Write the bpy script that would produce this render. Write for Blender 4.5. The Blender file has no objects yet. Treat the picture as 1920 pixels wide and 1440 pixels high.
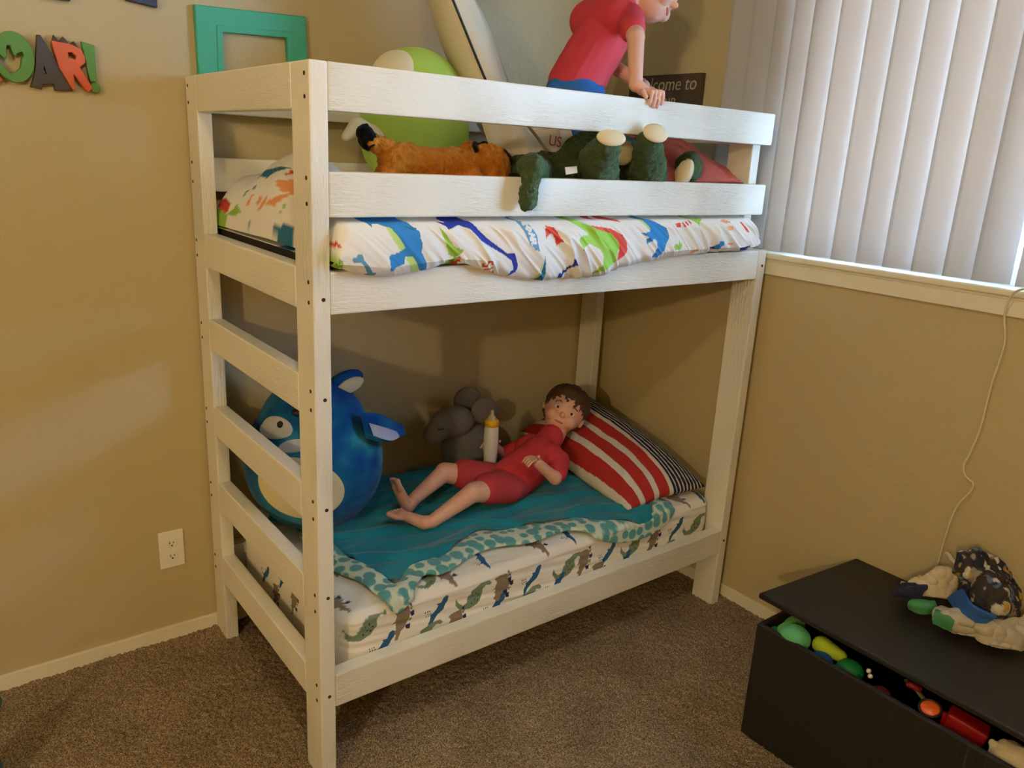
import bpy, bmesh, math
import numpy as np
from mathutils import Vector, Matrix

# ------------------------------------------------------------------ camera, world, lights, exposure
scene = bpy.context.scene
COL = scene.collection
yaw, pit, rol = 0.664468, -0.283076, 0.053181
fw = Vector((math.sin(yaw)*math.cos(pit), math.cos(yaw)*math.cos(pit), math.sin(pit)))
rt = Vector((math.cos(yaw), -math.sin(yaw), 0)); up = rt.cross(fw)
rt2 = rt*math.cos(rol) + up*math.sin(rol); up2 = -rt*math.sin(rol) + up*math.cos(rol)
cd = bpy.data.cameras.new('camera'); cam = bpy.data.objects.new('camera', cd); COL.objects.link(cam)
cd.sensor_width = 36.0; cd.lens = 1488.34/1920*36.0; cd.clip_start = 0.02
cam.matrix_world = Matrix(((rt2.x, up2.x, -fw.x, -0.6540), (rt2.y, up2.y, -fw.y, -1.5015), (rt2.z, up2.z, -fw.z, 1.4978), (0, 0, 0, 1)))
scene.camera = cam
scene.view_settings.view_transform = 'Standard'; scene.view_settings.look = 'None'
scene.view_settings.gamma = 1.0; scene.view_settings.exposure = 0.0
world = bpy.data.worlds.new('daylight'); scene.world = world; world.use_nodes = True
wb = world.node_tree.nodes['Background']; wb.inputs[0].default_value = (0.66, 0.82, 1.0, 1); wb.inputs[1].default_value = 6.0

def point_lamp(name, loc, power, color, size):
    l = bpy.data.lights.new(name, 'POINT'); l.energy = power; l.color = color; l.shadow_soft_size = size
    o = bpy.data.objects.new(name, l); o.location = loc; COL.objects.link(o); return o
point_lamp('ceiling_bulb', (-0.35, -1.0, 2.27), 19, (1.0, 0.85, 0.60), 0.05)
point_lamp('far_bulb', (-2.85, -2.4, 2.1), 106, (1.0, 0.82, 0.53), 0.05)
# daylight from the sunlit outdoors beyond the window
al = bpy.data.lights.new('outdoor_daylight', 'AREA'); al.shape = 'RECTANGLE'; al.size = 1.6; al.size_y = 5.0
al.energy = 2000; al.color = (0.27, 0.55, 1.0)
ao = bpy.data.objects.new('outdoor_daylight', al); ao.location = (2.9, -3.4, 1.35)
ao.rotation_euler = (0, math.radians(90), 0); COL.objects.link(ao)

# traced print shapes and cloth control points, metres
DUV_F=[('bl',[(0.107,1.354),(0.123,1.336),(0.127,1.343),(0.14,1.343),(0.163,1.333),(0.174,1.315),(0.193,1.295),(0.175,1.285),(0.153,1.28),(0.158,1.247),(0.166,1.247),(0.169,1.254),(0.19,1.261),(0.192,1.275),(0.21,1.276),(0.232,1.246),(0.247,1.24),(0.255,1.242),(0.243,1.267),(0.232,1.285),(0.235,1.303),(0.23,1.314),(0.231,1.327),(0.218,1.337),(0.2,1.36),(0.14,1.362),(0.107,1.361)]),('lg',[(0.154,1.338),(0.165,1.335),(0.193,1.295),(0.182,1.288),(0.163,1.315)]),('lg',[(0.192,1.274),(0.21,1.276),(0.233,1.246),(0.227,1.233),(0.22,1.234),(0.205,1.255)]),('tl',[(0.227,1.334),(0.191,1.339),(0.218,1.329)]),('sl',[(0.086,1.273),(0.093,1.276),(0.121,1.245),(0.129,1.243),(0.128,1.238),(0.107,1.238),(0.105,1.242),(0.111,1.243)]),('sl',[(0.071,1.273),(0.073,1.279),(0.079,1.28),(0.082,1.284),(0.092,1.284),(0.095,1.277),(0.09,1.269),(0.082,1.268),(0.075,1.267)]),('gr',[(0.022,1.33),(0.034,1.313),(0.042,1.296),(0.034,1.275),(0.021,1.278)]),('rd',[(0.022,1.344),(0.035,1.335),(0.048,1.332),(0.042,1.32),(0.051,1.297),(0.046,1.298),(0.034,1.313),(0.022,1.33)]),('gr',[(0.029,1.272),(0.042,1.279),(0.052,1.271),(0.063,1.239),(0.05,1.245),(0.034,1.262)]),('nv',[(0.284,1.346),(0.303,1.343),(0.318,1.359),(0.357,1.359),(0.378,1.34),(0.413,1.307),(0.46,1.275),(0.481,1.275),(0.496,1.246),(0.495,1.229),(0.476,1.218),(0.48,1.232),(0.487,1.235),(0.475,1.258),(0.449,1.273),(0.389,1.305),(0.365,1.33),(0.338,1.338),(0.307,1.33),(0.303,1.336)]),('gr',[(0.283,1.337),(0.294,1.325),(0.318,1.293),(0.341,1.285),(0.325,1.269),(0.309,1.275),(0.298,1.302)]),('rd',[(0.333,1.271),(0.345,1.257),(0.358,1.229),(0.336,1.235)]),('gr',[(0.3,1.251),(0.325,1.269),(0.333,1.271),(0.334,1.236),(0.313,1.242)]),('sl',[(0.501,1.358),(0.522,1.358),(0.546,1.313),(0.543,1.281),(0.52,1.293),(0.506,1.33)]),('lg',[(0.564,1.266),(0.564,1.202),(0.556,1.202)]),('tl',[(0.566,1.266),(0.583,1.201),(0.564,1.202)]),('rd',[(0.582,1.335),(0.603,1.331),(0.625,1.298),(0.621,1.295),(0.611,1.286),(0.607,1.305),(0.596,1.318),(0.578,1.304),(0.581,1.318)]),('sl',[(0.53,1.319),(0.545,1.306),(0.548,1.278),(0.533,1.282)]),('nv',[(0.634,1.219),(0.66,1.242),(0.658,1.254),(0.666,1.255),(0.678,1.243),(0.675,1.238),(0.667,1.238),(0.641,1.213),(0.642,1.207),(0.631,1.207),(0.625,1.216),(0.625,1.221)]),('gr',[(0.645,1.359),(0.673,1.358),(0.715,1.336),(0.753,1.325),(0.796,1.315),(0.82,1.29),(0.816,1.263),(0.804,1.243),(0.769,1.224),(0.733,1.212),(0.753,1.238),(0.753,1.259),(0.744,1.276),(0.706,1.293),(0.681,1.274),(0.674,1.3),(0.682,1.31),(0.713,1.313),(0.67,1.342)]),('rd',[(0.72,1.335),(0.757,1.33),(0.794,1.326),(0.825,1.311),(0.842,1.29),(0.845,1.266),(0.828,1.249),(0.81,1.238),(0.82,1.27),(0.815,1.294),(0.791,1.315),(0.748,1.325)]),('bl',[(0.917,1.357),(0.97,1.34),(0.999,1.325),(1.007,1.304),(0.982,1.265),(0.968,1.248),(0.942,1.248),(0.954,1.273),(0.957,1.291),(0.946,1.298),(0.917,1.285),(0.915,1.295),(0.924,1.302),(0.9,1.313),(0.938,1.317),(0.925,1.337)]),('lg',[(0.908,1.35),(0.923,1.347),(0.939,1.322),(0.932,1.321)]),('rd',[(1.051,1.333),(1.067,1.337),(1.07,1.325),(1.056,1.324)]),('rd',[(1.072,1.337),(1.08,1.338),(1.084,1.327),(1.076,1.326)]),('rd',[(1.087,1.339),(1.095,1.34),(1.098,1.33),(1.091,1.329)]),('rd',[(1.101,1.342),(1.108,1.343),(1.11,1.335),(1.104,1.333)]),('gr',[(1.11,1.358),(1.141,1.345),(1.175,1.347),(1.156,1.338),(1.17,1.293),(1.15,1.327),(1.122,1.342)]),('or',[(1.238,1.339),(1.262,1.344),(1.288,1.336),(1.264,1.333)]),('or',[(1.254,1.324),(1.286,1.327),(1.286,1.315),(1.259,1.313)]),('or',[(1.266,1.278),(1.287,1.279),(1.288,1.272),(1.269,1.271)]),('gr',[(1.023,1.275),(1.03,1.282),(1.044,1.279),(1.044,1.294),(1.054,1.281),(1.067,1.286),(1.061,1.274),(1.051,1.265),(1.032,1.265)]),('bl',[(1.208,1.266),(1.22,1.283),(1.243,1.284),(1.25,1.274),(1.241,1.265),(1.224,1.26)]),('nv',[(1.188,1.263),(1.21,1.269),(1.221,1.261)]),('or',[(1.109,1.25),(1.129,1.266),(1.142,1.26),(1.121,1.25)]),('rd',[(1.328,1.336),(1.338,1.336),(1.36,1.305),(1.343,1.311)]),('nv',[(1.328,1.264),(1.365,1.269),(1.372,1.253),(1.333,1.254)]),('rd',[(0.736,1.354),(0.753,1.358),(0.772,1.354),(0.764,1.345),(0.746,1.347)]),('rd',[(0.777,1.355),(0.79,1.358),(0.835,1.346),(0.84,1.34),(0.811,1.344),(0.787,1.346)])]
DUV_S=[('rd',0.0021,[(0.418,1.251),(0.415,1.258),(0.409,1.258),(0.408,1.252),(0.406,1.246),(0.4,1.246),(0.398,1.252)]),('rd',0.0021,[(0.422,1.243),(0.408,1.236),(0.408,1.23),(0.414,1.228),(0.429,1.234)]),('rd',0.0021,[(0.416,1.222),(0.434,1.23),(0.439,1.223),(0.434,1.22),(0.429,1.22),(0.424,1.226)]),('rd',0.0021,[(0.454,1.21),(0.447,1.217),(0.429,1.209),(0.436,1.201)]),('rd',0.0021,[(0.438,1.213),(0.443,1.207)]),('wh',0.0028,[(0.514,1.347),(0.528,1.348),(0.529,1.34),(0.526,1.339),(0.522,1.341),(0.521,1.348)]),('wh',0.0028,[(0.522,1.344),(0.516,1.338)]),('wh',0.0028,[(0.533,1.33),(0.525,1.334),(0.518,1.329),(0.526,1.324),(0.533,1.33)]),('wh',0.0028,[(0.521,1.319),(0.537,1.315),(0.523,1.309)]),('wh',0.0028,[(0.527,1.317),(0.528,1.312)]),('wh',0.0028,[(0.523,1.305),(0.538,1.306),(0.539,1.298),(0.535,1.296),(0.532,1.299),(0.53,1.305)]),('wh',0.0028,[(0.531,1.301),(0.525,1.295)])]
DUV_L=[('tl',[(0.62,1.408),(0.548,1.424),(0.409,1.439),(0.333,1.439),(0.425,1.425),(0.487,1.408),(0.518,1.409),(0.573,1.412),(0.599,1.402)]),('or',[(0.395,1.408),(0.322,1.413),(0.213,1.416),(0.214,1.399),(0.317,1.383),(0.358,1.393)]),('or',[(0.403,1.361),(0.304,1.384),(0.214,1.4),(0.339,1.363),(0.355,1.347),(0.397,1.349)]),('rd',[(0.355,1.423),(0.32,1.435),(0.242,1.445),(0.261,1.44),(0.334,1.421)]),('gr',[(0.837,1.307),(0.763,1.317),(0.701,1.301),(0.725,1.26),(0.708,1.25),(0.784,1.245),(0.845,1.263)]),('rd',[(0.826,1.33),(0.759,1.342),(0.705,1.333),(0.7,1.307),(0.727,1.308),(0.792,1.314),(0.829,1.311)]),('gr',[(0.7,1.304),(0.638,1.335),(0.594,1.319),(0.629,1.307),(0.673,1.303)]),('sl',[(0.627,1.356),(0.612,1.371),(0.591,1.374),(0.614,1.355)]),('sl',[(0.577,1.382),(0.528,1.39),(0.546,1.375)]),('or',[(0.566,1.338),(0.551,1.361),(0.523,1.369),(0.544,1.354),(0.534,1.341)]),('or',[(0.494,1.349),(0.476,1.367),(0.491,1.371),(0.454,1.365),(0.446,1.371),(0.455,1.357),(0.475,1.343)]),('or',[(0.448,1.353),(0.416,1.371),(0.414,1.36),(0.442,1.337),(0.464,1.335)]),('or',[(0.418,1.355),(0.392,1.365),(0.404,1.351)]),('gr',[(0.321,1.34),(0.296,1.361),(0.287,1.355),(0.315,1.335)]),('gr',[(0.36,1.329),(0.336,1.328),(0.329,1.319)]),('sl',[(0.532,1.288),(0.519,1.302),(0.501,1.283),(0.463,1.282),(0.471,1.272),(0.517,1.279)]),('tl',[(0.348,1.304),(0.289,1.317),(0.219,1.312),(0.223,1.255),(0.315,1.251),(0.326,1.28)]),('nv',[(0.259,1.473),(0.228,1.473),(0.228,1.468)]),('nv',[(0.322,1.447),(0.312,1.451),(0.299,1.448),(0.312,1.445)])]
SHEET=[('B','f',0.135,0.357),('S','f',0.247,0.337),('D','f',0.34,0.334),('B','f',0.457,0.339),('S','f',0.566,0.324),('S','f',0.56,0.335),('D','f',0.658,0.329),('B','f',0.795,0.328),('S','f',0.871,0.32),('D','f',0.958,0.319),('B','f',1.075,0.321),('S','f',1.177,0.308),('D','f',1.272,0.325),('B','f',1.368,0.316),('S','t',0.107,0.089),('D','t',0.153,0.243),('S','t',0.406,0.056),('D','t',0.526,0.071),('B','t',0.345,0.068),('D','t',0.835,0.062),('S','t',0.724,0.057),('S','t',1.343,0.065),('D','t',1.423,0.044),('B','t',1.269,0.069),('D','l',0.553,0.278),('D','l',0.42,0.326),('S','l',0.332,0.296),('S','l',0.466,0.244)]
B_OUT=[(0.15,0.478),(0.156,0.346),(0.153,0.246),(0.184,0.147),(0.196,0.055),(0.223,0.012),(0.26,0.038),(0.34,0.096),(0.383,0.079),(0.521,0.119),(0.609,0.119),(0.704,0.091),(0.829,0.093),(0.91,0.039),(1.002,-0.005),(1.129,-0.019),(1.236,0.027),(1.257,0.11),(1.26,0.178)]
B_IN=[(0.203,0.544),(0.207,0.423),(0.211,0.329),(0.233,0.212),(0.248,0.137),(0.262,0.107),(0.327,0.153),(0.397,0.154),(0.433,0.152),(0.598,0.23),(0.668,0.199),(0.772,0.176),(0.9,0.15),(0.96,0.092),(1.06,0.053),(1.135,0.043),(1.19,0.078),(1.205,0.117),(1.213,0.166)]
NETS={'cream':[[(1.412,-0.658,0.4),(1.428,-0.707,0.41),(1.472,-0.757,0.41)],[(1.433,-0.659,0.43),(1.438,-0.706,0.46),(1.498,-0.753,0.44)],[(1.438,-0.687,0.45),(1.459,-0.718,0.48),(1.506,-0.766,0.46)],[(1.496,-0.679,0.42),(1.49,-0.737,0.47),(1.512,-0.775,0.45)]],'navy':[[(1.357,-0.642,0.4),(1.373,-0.678,0.4),(1.39,-0.701,0.4)],[(1.36,-0.652,0.42),(1.382,-0.685,0.43),(1.396,-0.707,0.43)],[(1.423,-0.639,0.41),(1.432,-0.672,0.43),(1.438,-0.702,0.44)],[(1.461,-0.633,0.4),(1.484,-0.657,0.41),(1.469,-0.695,0.43)]],'print':[[(1.444,-0.768,0.42),(1.406,-0.838,0.42),(1.415,-0.882,0.41),(1.534,-0.891,0.42)],[(1.431,-0.77,0.47),(1.386,-0.842,0.49),(1.402,-0.89,0.48),(1.538,-0.891,0.45)],[(1.396,-0.765,0.54),(1.407,-0.819,0.54),(1.431,-0.87,0.52),(1.538,-0.884,0.47)],[(1.41,-0.757,0.56),(1.463,-0.782,0.57),(1.505,-0.839,0.54),(1.557,-0.859,0.49)]],'band':[[(1.407,-0.764,0.44),(1.339,-0.827,0.44),(1.348,-0.867,0.435)],[(1.4,-0.778,0.465),(1.337,-0.838,0.47),(1.354,-0.889,0.46)],[(1.409,-0.795,0.48),(1.334,-0.849,0.49),(1.357,-0.897,0.475)]],'strip':[[(1.458,-0.716,0.54),(1.433,-0.75,0.53),(1.455,-0.778,0.49),(1.471,-0.783,0.47)],[(1.445,-0.729,0.54),(1.419,-0.765,0.53),(1.456,-0.77,0.49),(1.449,-0.769,0.47)]],'grey':[[(1.343,-0.761,0.4),(1.34,-0.832,0.4),(1.346,-0.905,0.4),(1.421,-0.963,0.39)],[(1.342,-0.763,0.42),(1.325,-0.837,0.44),(1.357,-0.898,0.44),(1.426,-0.952,0.43)],[(1.393,-0.759,0.41),(1.37,-0.823,0.44),(1.388,-0.887,0.45),(1.487,-0.927,0.44)]],'cuff':[[(1.321,-0.773,0.405),(1.323,-0.797,0.405),(1.324,-0.82,0.405)],[(1.319,-0.772,0.43),(1.316,-0.799,0.435),(1.322,-0.821,0.44)],[(1.36,-0.762,0.42),(1.356,-0.787,0.43),(1.367,-0.803,0.43)]],'green':[[(1.345,-0.699,0.398),(1.344,-0.729,0.398),(1.389,-0.745,0.398)],[(1.337,-0.696,0.415),(1.345,-0.729,0.42),(1.383,-0.75,0.415)],[(1.37,-0.695,0.41),(1.374,-0.723,0.42),(1.415,-0.73,0.41)]],'white':[[(1.415,-0.636,0.398),(1.433,-0.646,0.41),(1.453,-0.658,0.41)],[(1.443,-0.625,0.41),(1.434,-0.646,0.42),(1.438,-0.659,0.42)]]}

# ------------------------------------------------------------------ helpers
rng = np.random.default_rng(7)
def tag(o, label=None, cat=None, group=None, kind=None):
    if label: o['label'] = label
    if cat: o['category'] = cat
    if group: o['group'] = group
    if kind: o['kind'] = kind
    return o
def empty(name, loc, label, cat, group=None):
    o = bpy.data.objects.new(name, None); o.location = loc; o.empty_display_size = 0.05
    COL.objects.link(o); bpy.context.view_layer.update()
    return tag(o, label, cat, group)
def link(name, me, mat=None, parent=None, smooth=True):
    o = bpy.data.objects.new(name, me); COL.objects.link(o)
    if mat:
        for m in (mat if isinstance(mat, (list, tuple)) else [mat]): me.materials.append(m)
    if smooth: me.polygons.foreach_set('use_smooth', [True]*len(me.polygons))
    if parent:
        o.parent = parent
        o.matrix_parent_inverse = world_of(parent).inverted()
    return o
def world_of(o):
    m = o.matrix_basis.copy()
    p = o
    while p.parent:
        m = p.parent.matrix_basis @ p.matrix_parent_inverse @ m
        p = p.parent
    return m
def lin(c):
    return tuple(((x/255)/12.92 if x/255 <= 0.04045 else ((x/255+0.055)/1.055)**2.4) for x in c)

def hsh(i, j, k, s=0):
    n = (i*374761393 + j*668265263 + k*2147483647 + s*974634777) & 0xffffffff
    n = ((n ^ (n >> 13))*1274126177) & 0xffffffff
    return ((n ^ (n >> 16)) & 0xffff)/65535.0
def vnoise(P, s=0):
    P = np.asarray(P, float); I = np.floor(P).astype(np.int64); f = P-I; f = f*f*(3-2*f); r = 0
    for a in (0, 1):
        for b in (0, 1):
            for c in (0, 1):
                w = (f[..., 0] if a else 1-f[..., 0])*(f[..., 1] if b else 1-f[..., 1])*(f[..., 2] if c else 1-f[..., 2])
                r = r + w*hsh(I[..., 0]+a, I[..., 1]+b, I[..., 2]+c, s)
    return r*2-1
def fbm(P, s=0, o=3):
    P = np.asarray(P, float); r = 0; a = 1.0
    for k in range(o):
        r = r + a*vnoise(P*(2**k), s+k*11); a *= .5
    return r

# ---- materials
def nodes(name):
    m = bpy.data.materials.new(name); m.use_nodes = True
    nt = m.node_tree; return m, nt, nt.nodes['Principled BSDF']
def mat(name, col, rough=.6, bump=0, bscale=200, bdist=.001, var=0, vscale=20, stretch=None, sheen=0, spec=.5, sss=0, detail=4):
    m, nt, b = nodes(name); c = lin(col)
    b.inputs['Base Color'].default_value = (*c, 1); b.inputs['Roughness'].default_value = rough
    b.inputs['Specular IOR Level'].default_value = spec
    if sheen: b.inputs['Sheen Weight'].default_value = sheen; b.inputs['Sheen Roughness'].default_value = .5; b.inputs['Sheen Tint'].default_value = (*[min(1, x*1.5+.1) for x in c], 1)
    if sss: b.inputs['Subsurface Weight'].default_value = sss; b.inputs['Subsurface Radius'].default_value = (.01, .004, .002)
    co = nt.nodes.new('ShaderNodeTexCoord'); mp = nt.nodes.new('ShaderNodeMapping'); nt.links.new(co.outputs['Object'], mp.inputs[0])
    if stretch: mp.inputs['Scale'].default_value = stretch
    if var:
        n = nt.nodes.new('ShaderNodeTexNoise'); n.inputs['Scale'].default_value = vscale; n.inputs['Detail'].default_value = 4
        nt.links.new(mp.outputs[0], n.inputs['Vector'])
        mx = nt.nodes.new('ShaderNodeMix'); mx.data_type = 'RGBA'
        mx.inputs[6].default_value = (*[x*(1-var) for x in c], 1); mx.inputs[7].default_value = (*[min(1, x*(1+var)) for x in c], 1)
        nt.links.new(n.outputs['Fac'], mx.inputs[0]); nt.links.new(mx.outputs[2], b.inputs['Base Color'])
    if bump:
        n2 = nt.nodes.new('ShaderNodeTexNoise'); n2.inputs['Scale'].default_value = bscale; n2.inputs['Detail'].default_value = detail
        nt.links.new(mp.outputs[0], n2.inputs['Vector'])
        bp = nt.nodes.new('ShaderNodeBump'); bp.inputs['Strength'].default_value = bump; bp.inputs['Distance'].default_value = bdist
        nt.links.new(n2.outputs['Fac'], bp.inputs['Height']); nt.links.new(bp.outputs[0], b.inputs['Normal'])
    return m
def paintmat(name, rough=.8, bump=.3, bscale=900, bdist=.0006, sheen=0, spec=.3, trans=0):
    m, nt, b = nodes(name)
    a = nt.nodes.new('ShaderNodeAttribute'); a.attribute_name = 'Col'
    nt.links.new(a.outputs['Color'], b.inputs['Base Color']); b.inputs['Roughness'].default_value = rough
    b.inputs['Specular IOR Level'].default_value = spec
    if sheen: b.inputs['Sheen Weight'].default_value = sheen; b.inputs['Sheen Roughness'].default_value = .4
    co = nt.nodes.new('ShaderNodeTexCoord'); n2 = nt.nodes.new('ShaderNodeTexNoise'); n2.inputs['Scale'].default_value = bscale
    nt.links.new(co.outputs['Object'], n2.inputs['Vector'])
    bp = nt.nodes.new('ShaderNodeBump'); bp.inputs['Strength'].default_value = bump; bp.inputs['Distance'].default_value = bdist
    nt.links.new(n2.outputs['Fac'], bp.inputs['Height']); nt.links.new(bp.outputs[0], b.inputs['Normal'])
    return m
def setcol(me, C):
    at = me.color_attributes.new('Col', 'FLOAT_COLOR', 'POINT')
    A = np.ones((len(me.vertices), 4), np.float32); A[:, :3] = C; at.data.foreach_set('color', A.ravel())
def verts(me):
    a = np.empty(len(me.vertices)*3, np.float64); me.vertices.foreach_get('co', a); return a.reshape(-1, 3)
def inpoly(X, Y, poly):
    r = np.zeros(X.shape, bool); n = len(poly)
    xs = [q[0] for q in poly]; ys = [q[1] for q in poly]
    sel = (X >= min(xs)) & (X <= max(xs)) & (Y >= min(ys)) & (Y <= max(ys))
    idx = np.nonzero(sel)
    x = X[idx]; y = Y[idx]; c = np.zeros(x.shape, bool)
    for i in range(n):
        x1, y1 = poly[i]; x2, y2 = poly[(i+1) % n]
        if y1 == y2: continue
        c ^= ((y1 > y) != (y2 > y)) & (x < (x2-x1)*(y-y1)/(y2-y1)+x1)
    r[idx] = c; return r
def instroke(X, Y, line, w):
    r = np.zeros(X.shape, bool)
    for (x1, y1), (x2, y2) in zip(line[:-1], line[1:]):
        dx, dy = x2-x1, y2-y1; L = dx*dx+dy*dy+1e-12
        t = np.clip(((X-x1)*dx+(Y-y1)*dy)/L, 0, 1)
        r |= (X-x1-t*dx)**2+(Y-y1-t*dy)**2 < w*w
    return r

# ---- meshes
def box_me(dx, dy, dz, bev=.003, seg=2, name='box'):
    bm = bmesh.new(); bmesh.ops.create_cube(bm, size=1)
    for v in bm.verts: v.co = Vector((v.co.x*dx, v.co.y*dy, v.co.z*dz))
    if bev: bmesh.ops.bevel(bm, geom=list(bm.edges), offset=bev, segments=seg, affect='EDGES', profile=.6)
    me = bpy.data.meshes.new(name); bm.to_mesh(me); bm.free(); return me
def box(name, lo, hi, m, parent=None, bev=.003, axis='x', seg=2):
    """box between two corners; its local X runs along the given world axis (for the grain)"""
    lo = Vector(lo); hi = Vector(hi); c = (lo+hi)/2; d = hi-lo
    if axis == 'x': me = box_me(d.x, d.y, d.z, bev, seg, name); R = Matrix.Identity(4)
    elif axis == 'y': me = box_me(d.y, d.x, d.z, bev, seg, name); R = Matrix.Rotation(math.pi/2, 4, 'Z')
    else: me = box_me(d.z, d.y, d.x, bev, seg, name); R = Matrix.Rotation(-math.pi/2, 4, 'Y')
    o = link(name, me, m, None, smooth=False)
    o.matrix_basis = Matrix.Translation(c) @ R
    if parent: o.parent = parent; o.matrix_parent_inverse = world_of(parent).inverted()
    return o
def grid_me(P, closeu=False, closev=False, name='grid', flip=False):
    nu, nv = P.shape[:2]; V = P.reshape(-1, 3)
    a = np.arange(nu*nv).reshape(nu, nv)
    A = a if not closeu else np.vstack([a, a[:1]])
    if closev: A = np.hstack([A, A[:, :1]])
    q = np.stack([A[:-1, :-1], A[1:, :-1], A[1:, 1:], A[:-1, 1:]], -1).reshape(-1, 4)
    if flip: q = q[:, ::-1]
    me = bpy.data.meshes.new(name); me.vertices.add(len(V)); me.vertices.foreach_set('co', V.ravel())
    me.loops.add(q.size); me.loops.foreach_set('vertex_index', q.ravel().astype(np.int32))
    me.polygons.add(len(q)); me.polygons.foreach_set('loop_start', np.arange(0, q.size, 4, dtype=np.int32))
    me.polygons.foreach_set('loop_total', np.full(len(q), 4, np.int32)); me.update(calc_edges=True); me.validate()
    return me
def tube(name, pts, r, m, parent=None, seg=8, caps=True, radii=None):
    pts = [Vector(p) for p in pts]; n = len(pts); rings = []; nrm = None
    for i, p in enumerate(pts):
        t = (pts[min(i+1, n-1)]-pts[max(i-1, 0)]).normalized()
        if nrm is None: nrm = t.orthogonal().normalized()
        nrm = (nrm - t*nrm.dot(t)).normalized(); b = t.cross(nrm); rr = radii[i] if radii else r
        rings.append([(p+(nrm*math.cos(a)+b*math.sin(a))*rr)[:] for a in [2*math.pi*k/seg for k in range(seg)]])
    me = grid_me(np.array(rings), closev=True, name=name)
    bm = bmesh.new(); bm.from_mesh(me); bm.verts.ensure_lookup_table()
    if caps:
        bm.faces.new([bm.verts[k] for k in range(seg)]); bm.faces.new([bm.verts[(n-1)*seg+k] for k in range(seg)][::-1])
    bmesh.ops.recalc_face_normals(bm, faces=bm.faces); bm.to_mesh(me); bm.free()
    return link(name, me, m, parent)
def catmull(pts, n):
    pts = np.array(pts, float); k = len(pts)
    t = np.linspace(0, k-1, n); i = np.clip(np.floor(t).astype(int), 0, k-2); f = (t-i)[:, None]
    E = np.vstack([2*pts[0]-pts[1], pts, 2*pts[-1]-pts[-2]])
    if E.ndim == 3: f = f[:, :, None]
    a, b, c, d = E[i], E[i+1], E[i+2], E[i+3]
    return .5*((2*b)+(c-a)*f+(2*a-5*b+4*c-d)*f*f+(3*b-a-3*c+d)*f**3)
def catnet(rows, nu, nv):
    R_ = np.array([catmull(r, nv) for r in rows]); k = R_.shape[0]
    out = catmull(R_.reshape(k, -1), nu); return out.reshape(nu, nv, 3)
def normals(P):
    du = np.gradient(P, axis=0); dv = np.gradient(P, axis=1); n = np.cross(du, dv)
    return n/(np.linalg.norm(n, axis=2, keepdims=True)+1e-9)
def solid_sheet(P, th):
    """closed thin cloth from a point grid: doubled over with thickness th"""
    n = normals(P); e = np.ones(P.shape[:2])
    for k, w in ((0, 0.0), (1, .6)):
        e[k, :] = w; e[-1-k, :] = w
    for k, w in ((0, 0.0), (1, .6)):
        e[:, k] = np.minimum(e[:, k], w); e[:, -1-k] = np.minimum(e[:, -1-k], w)
    A = P+n*th*.5*e[..., None]; B = P-n*th*.5*e[..., None]
    return A, B
def sheet_obj(name, P, th, m, parent=None, colf=None):
    A, B = solid_sheet(P, th); nu, nv = P.shape[:2]
    V = np.concatenate([A.reshape(-1, 3), B.reshape(-1, 3)])
    a = np.arange(nu*nv).reshape(nu, nv); b = a+nu*nv
    f = lambda A_: np.stack([A_[:-1, :-1], A_[1:, :-1], A_[1:, 1:], A_[:-1, 1:]], -1).reshape(-1, 4)
    F = [f(a), f(b)[:, ::-1]]
    def strip(p, q): return np.stack([p[:-1], q[:-1], q[1:], p[1:]], -1)
    F += [strip(a[0], b[0]), strip(b[-1], a[-1]), strip(b[:, 0], a[:, 0]), strip(a[:, -1], b[:, -1])]
    me = bpy.data.meshes.new(name); me.from_pydata(V.tolist(), [], np.concatenate(F).tolist()); me.validate()
    o = link(name, me, m, parent)
    if colf is not None:
        C = colf(P.reshape(-1, 3)); setcol(me, np.concatenate([C, C]))
    return o
def _addprim(bm, pr):
    k = pr[0]
    if k == 'e':
        _, c, r = pr[:3]; rot = Matrix.Rotation(0, 4, 'Z') if len(pr) < 4 else pr[3]
        ret = bmesh.ops.create_icosphere(bm, subdivisions=4, radius=1)
        M = Matrix.Translation(c) @ rot @ Matrix.Diagonal((*r, 1))
        for v in ret['verts']: v.co = M @ v.co
    else:
        _, p0, p1, r0, r1 = pr; p0 = Vector(p0); p1 = Vector(p1); d = p1-p0; L = d.length
        ax = d.normalized(); q = ax.to_track_quat('Z', 'Y').to_matrix().to_4x4()
        prof = [(-math.cos(t)*r0, math.sin(t)*r0) for t in np.linspace(0.05, math.pi/2, 7)]+[(L+math.sin(t)*r1, math.cos(t)*r1) for t in np.linspace(0, math.pi/2-.05, 7)]
        seg = 20; rings = []
        for z, rr in prof:
            rings.append([bm.verts.new(Matrix.Translation(p0) @ q @ Vector((rr*math.cos(2*math.pi*i/seg), rr*math.sin(2*math.pi*i/seg), z))) for i in range(seg)])
        for A, B in zip(rings[:-1], rings[1:]):
            for i in range(seg): bm.faces.new((A[i], A[(i+1) % seg], B[(i+1) % seg], B[i]))
        bm.faces.new(rings[0][::-1]); bm.faces.new(rings[-1])
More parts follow.
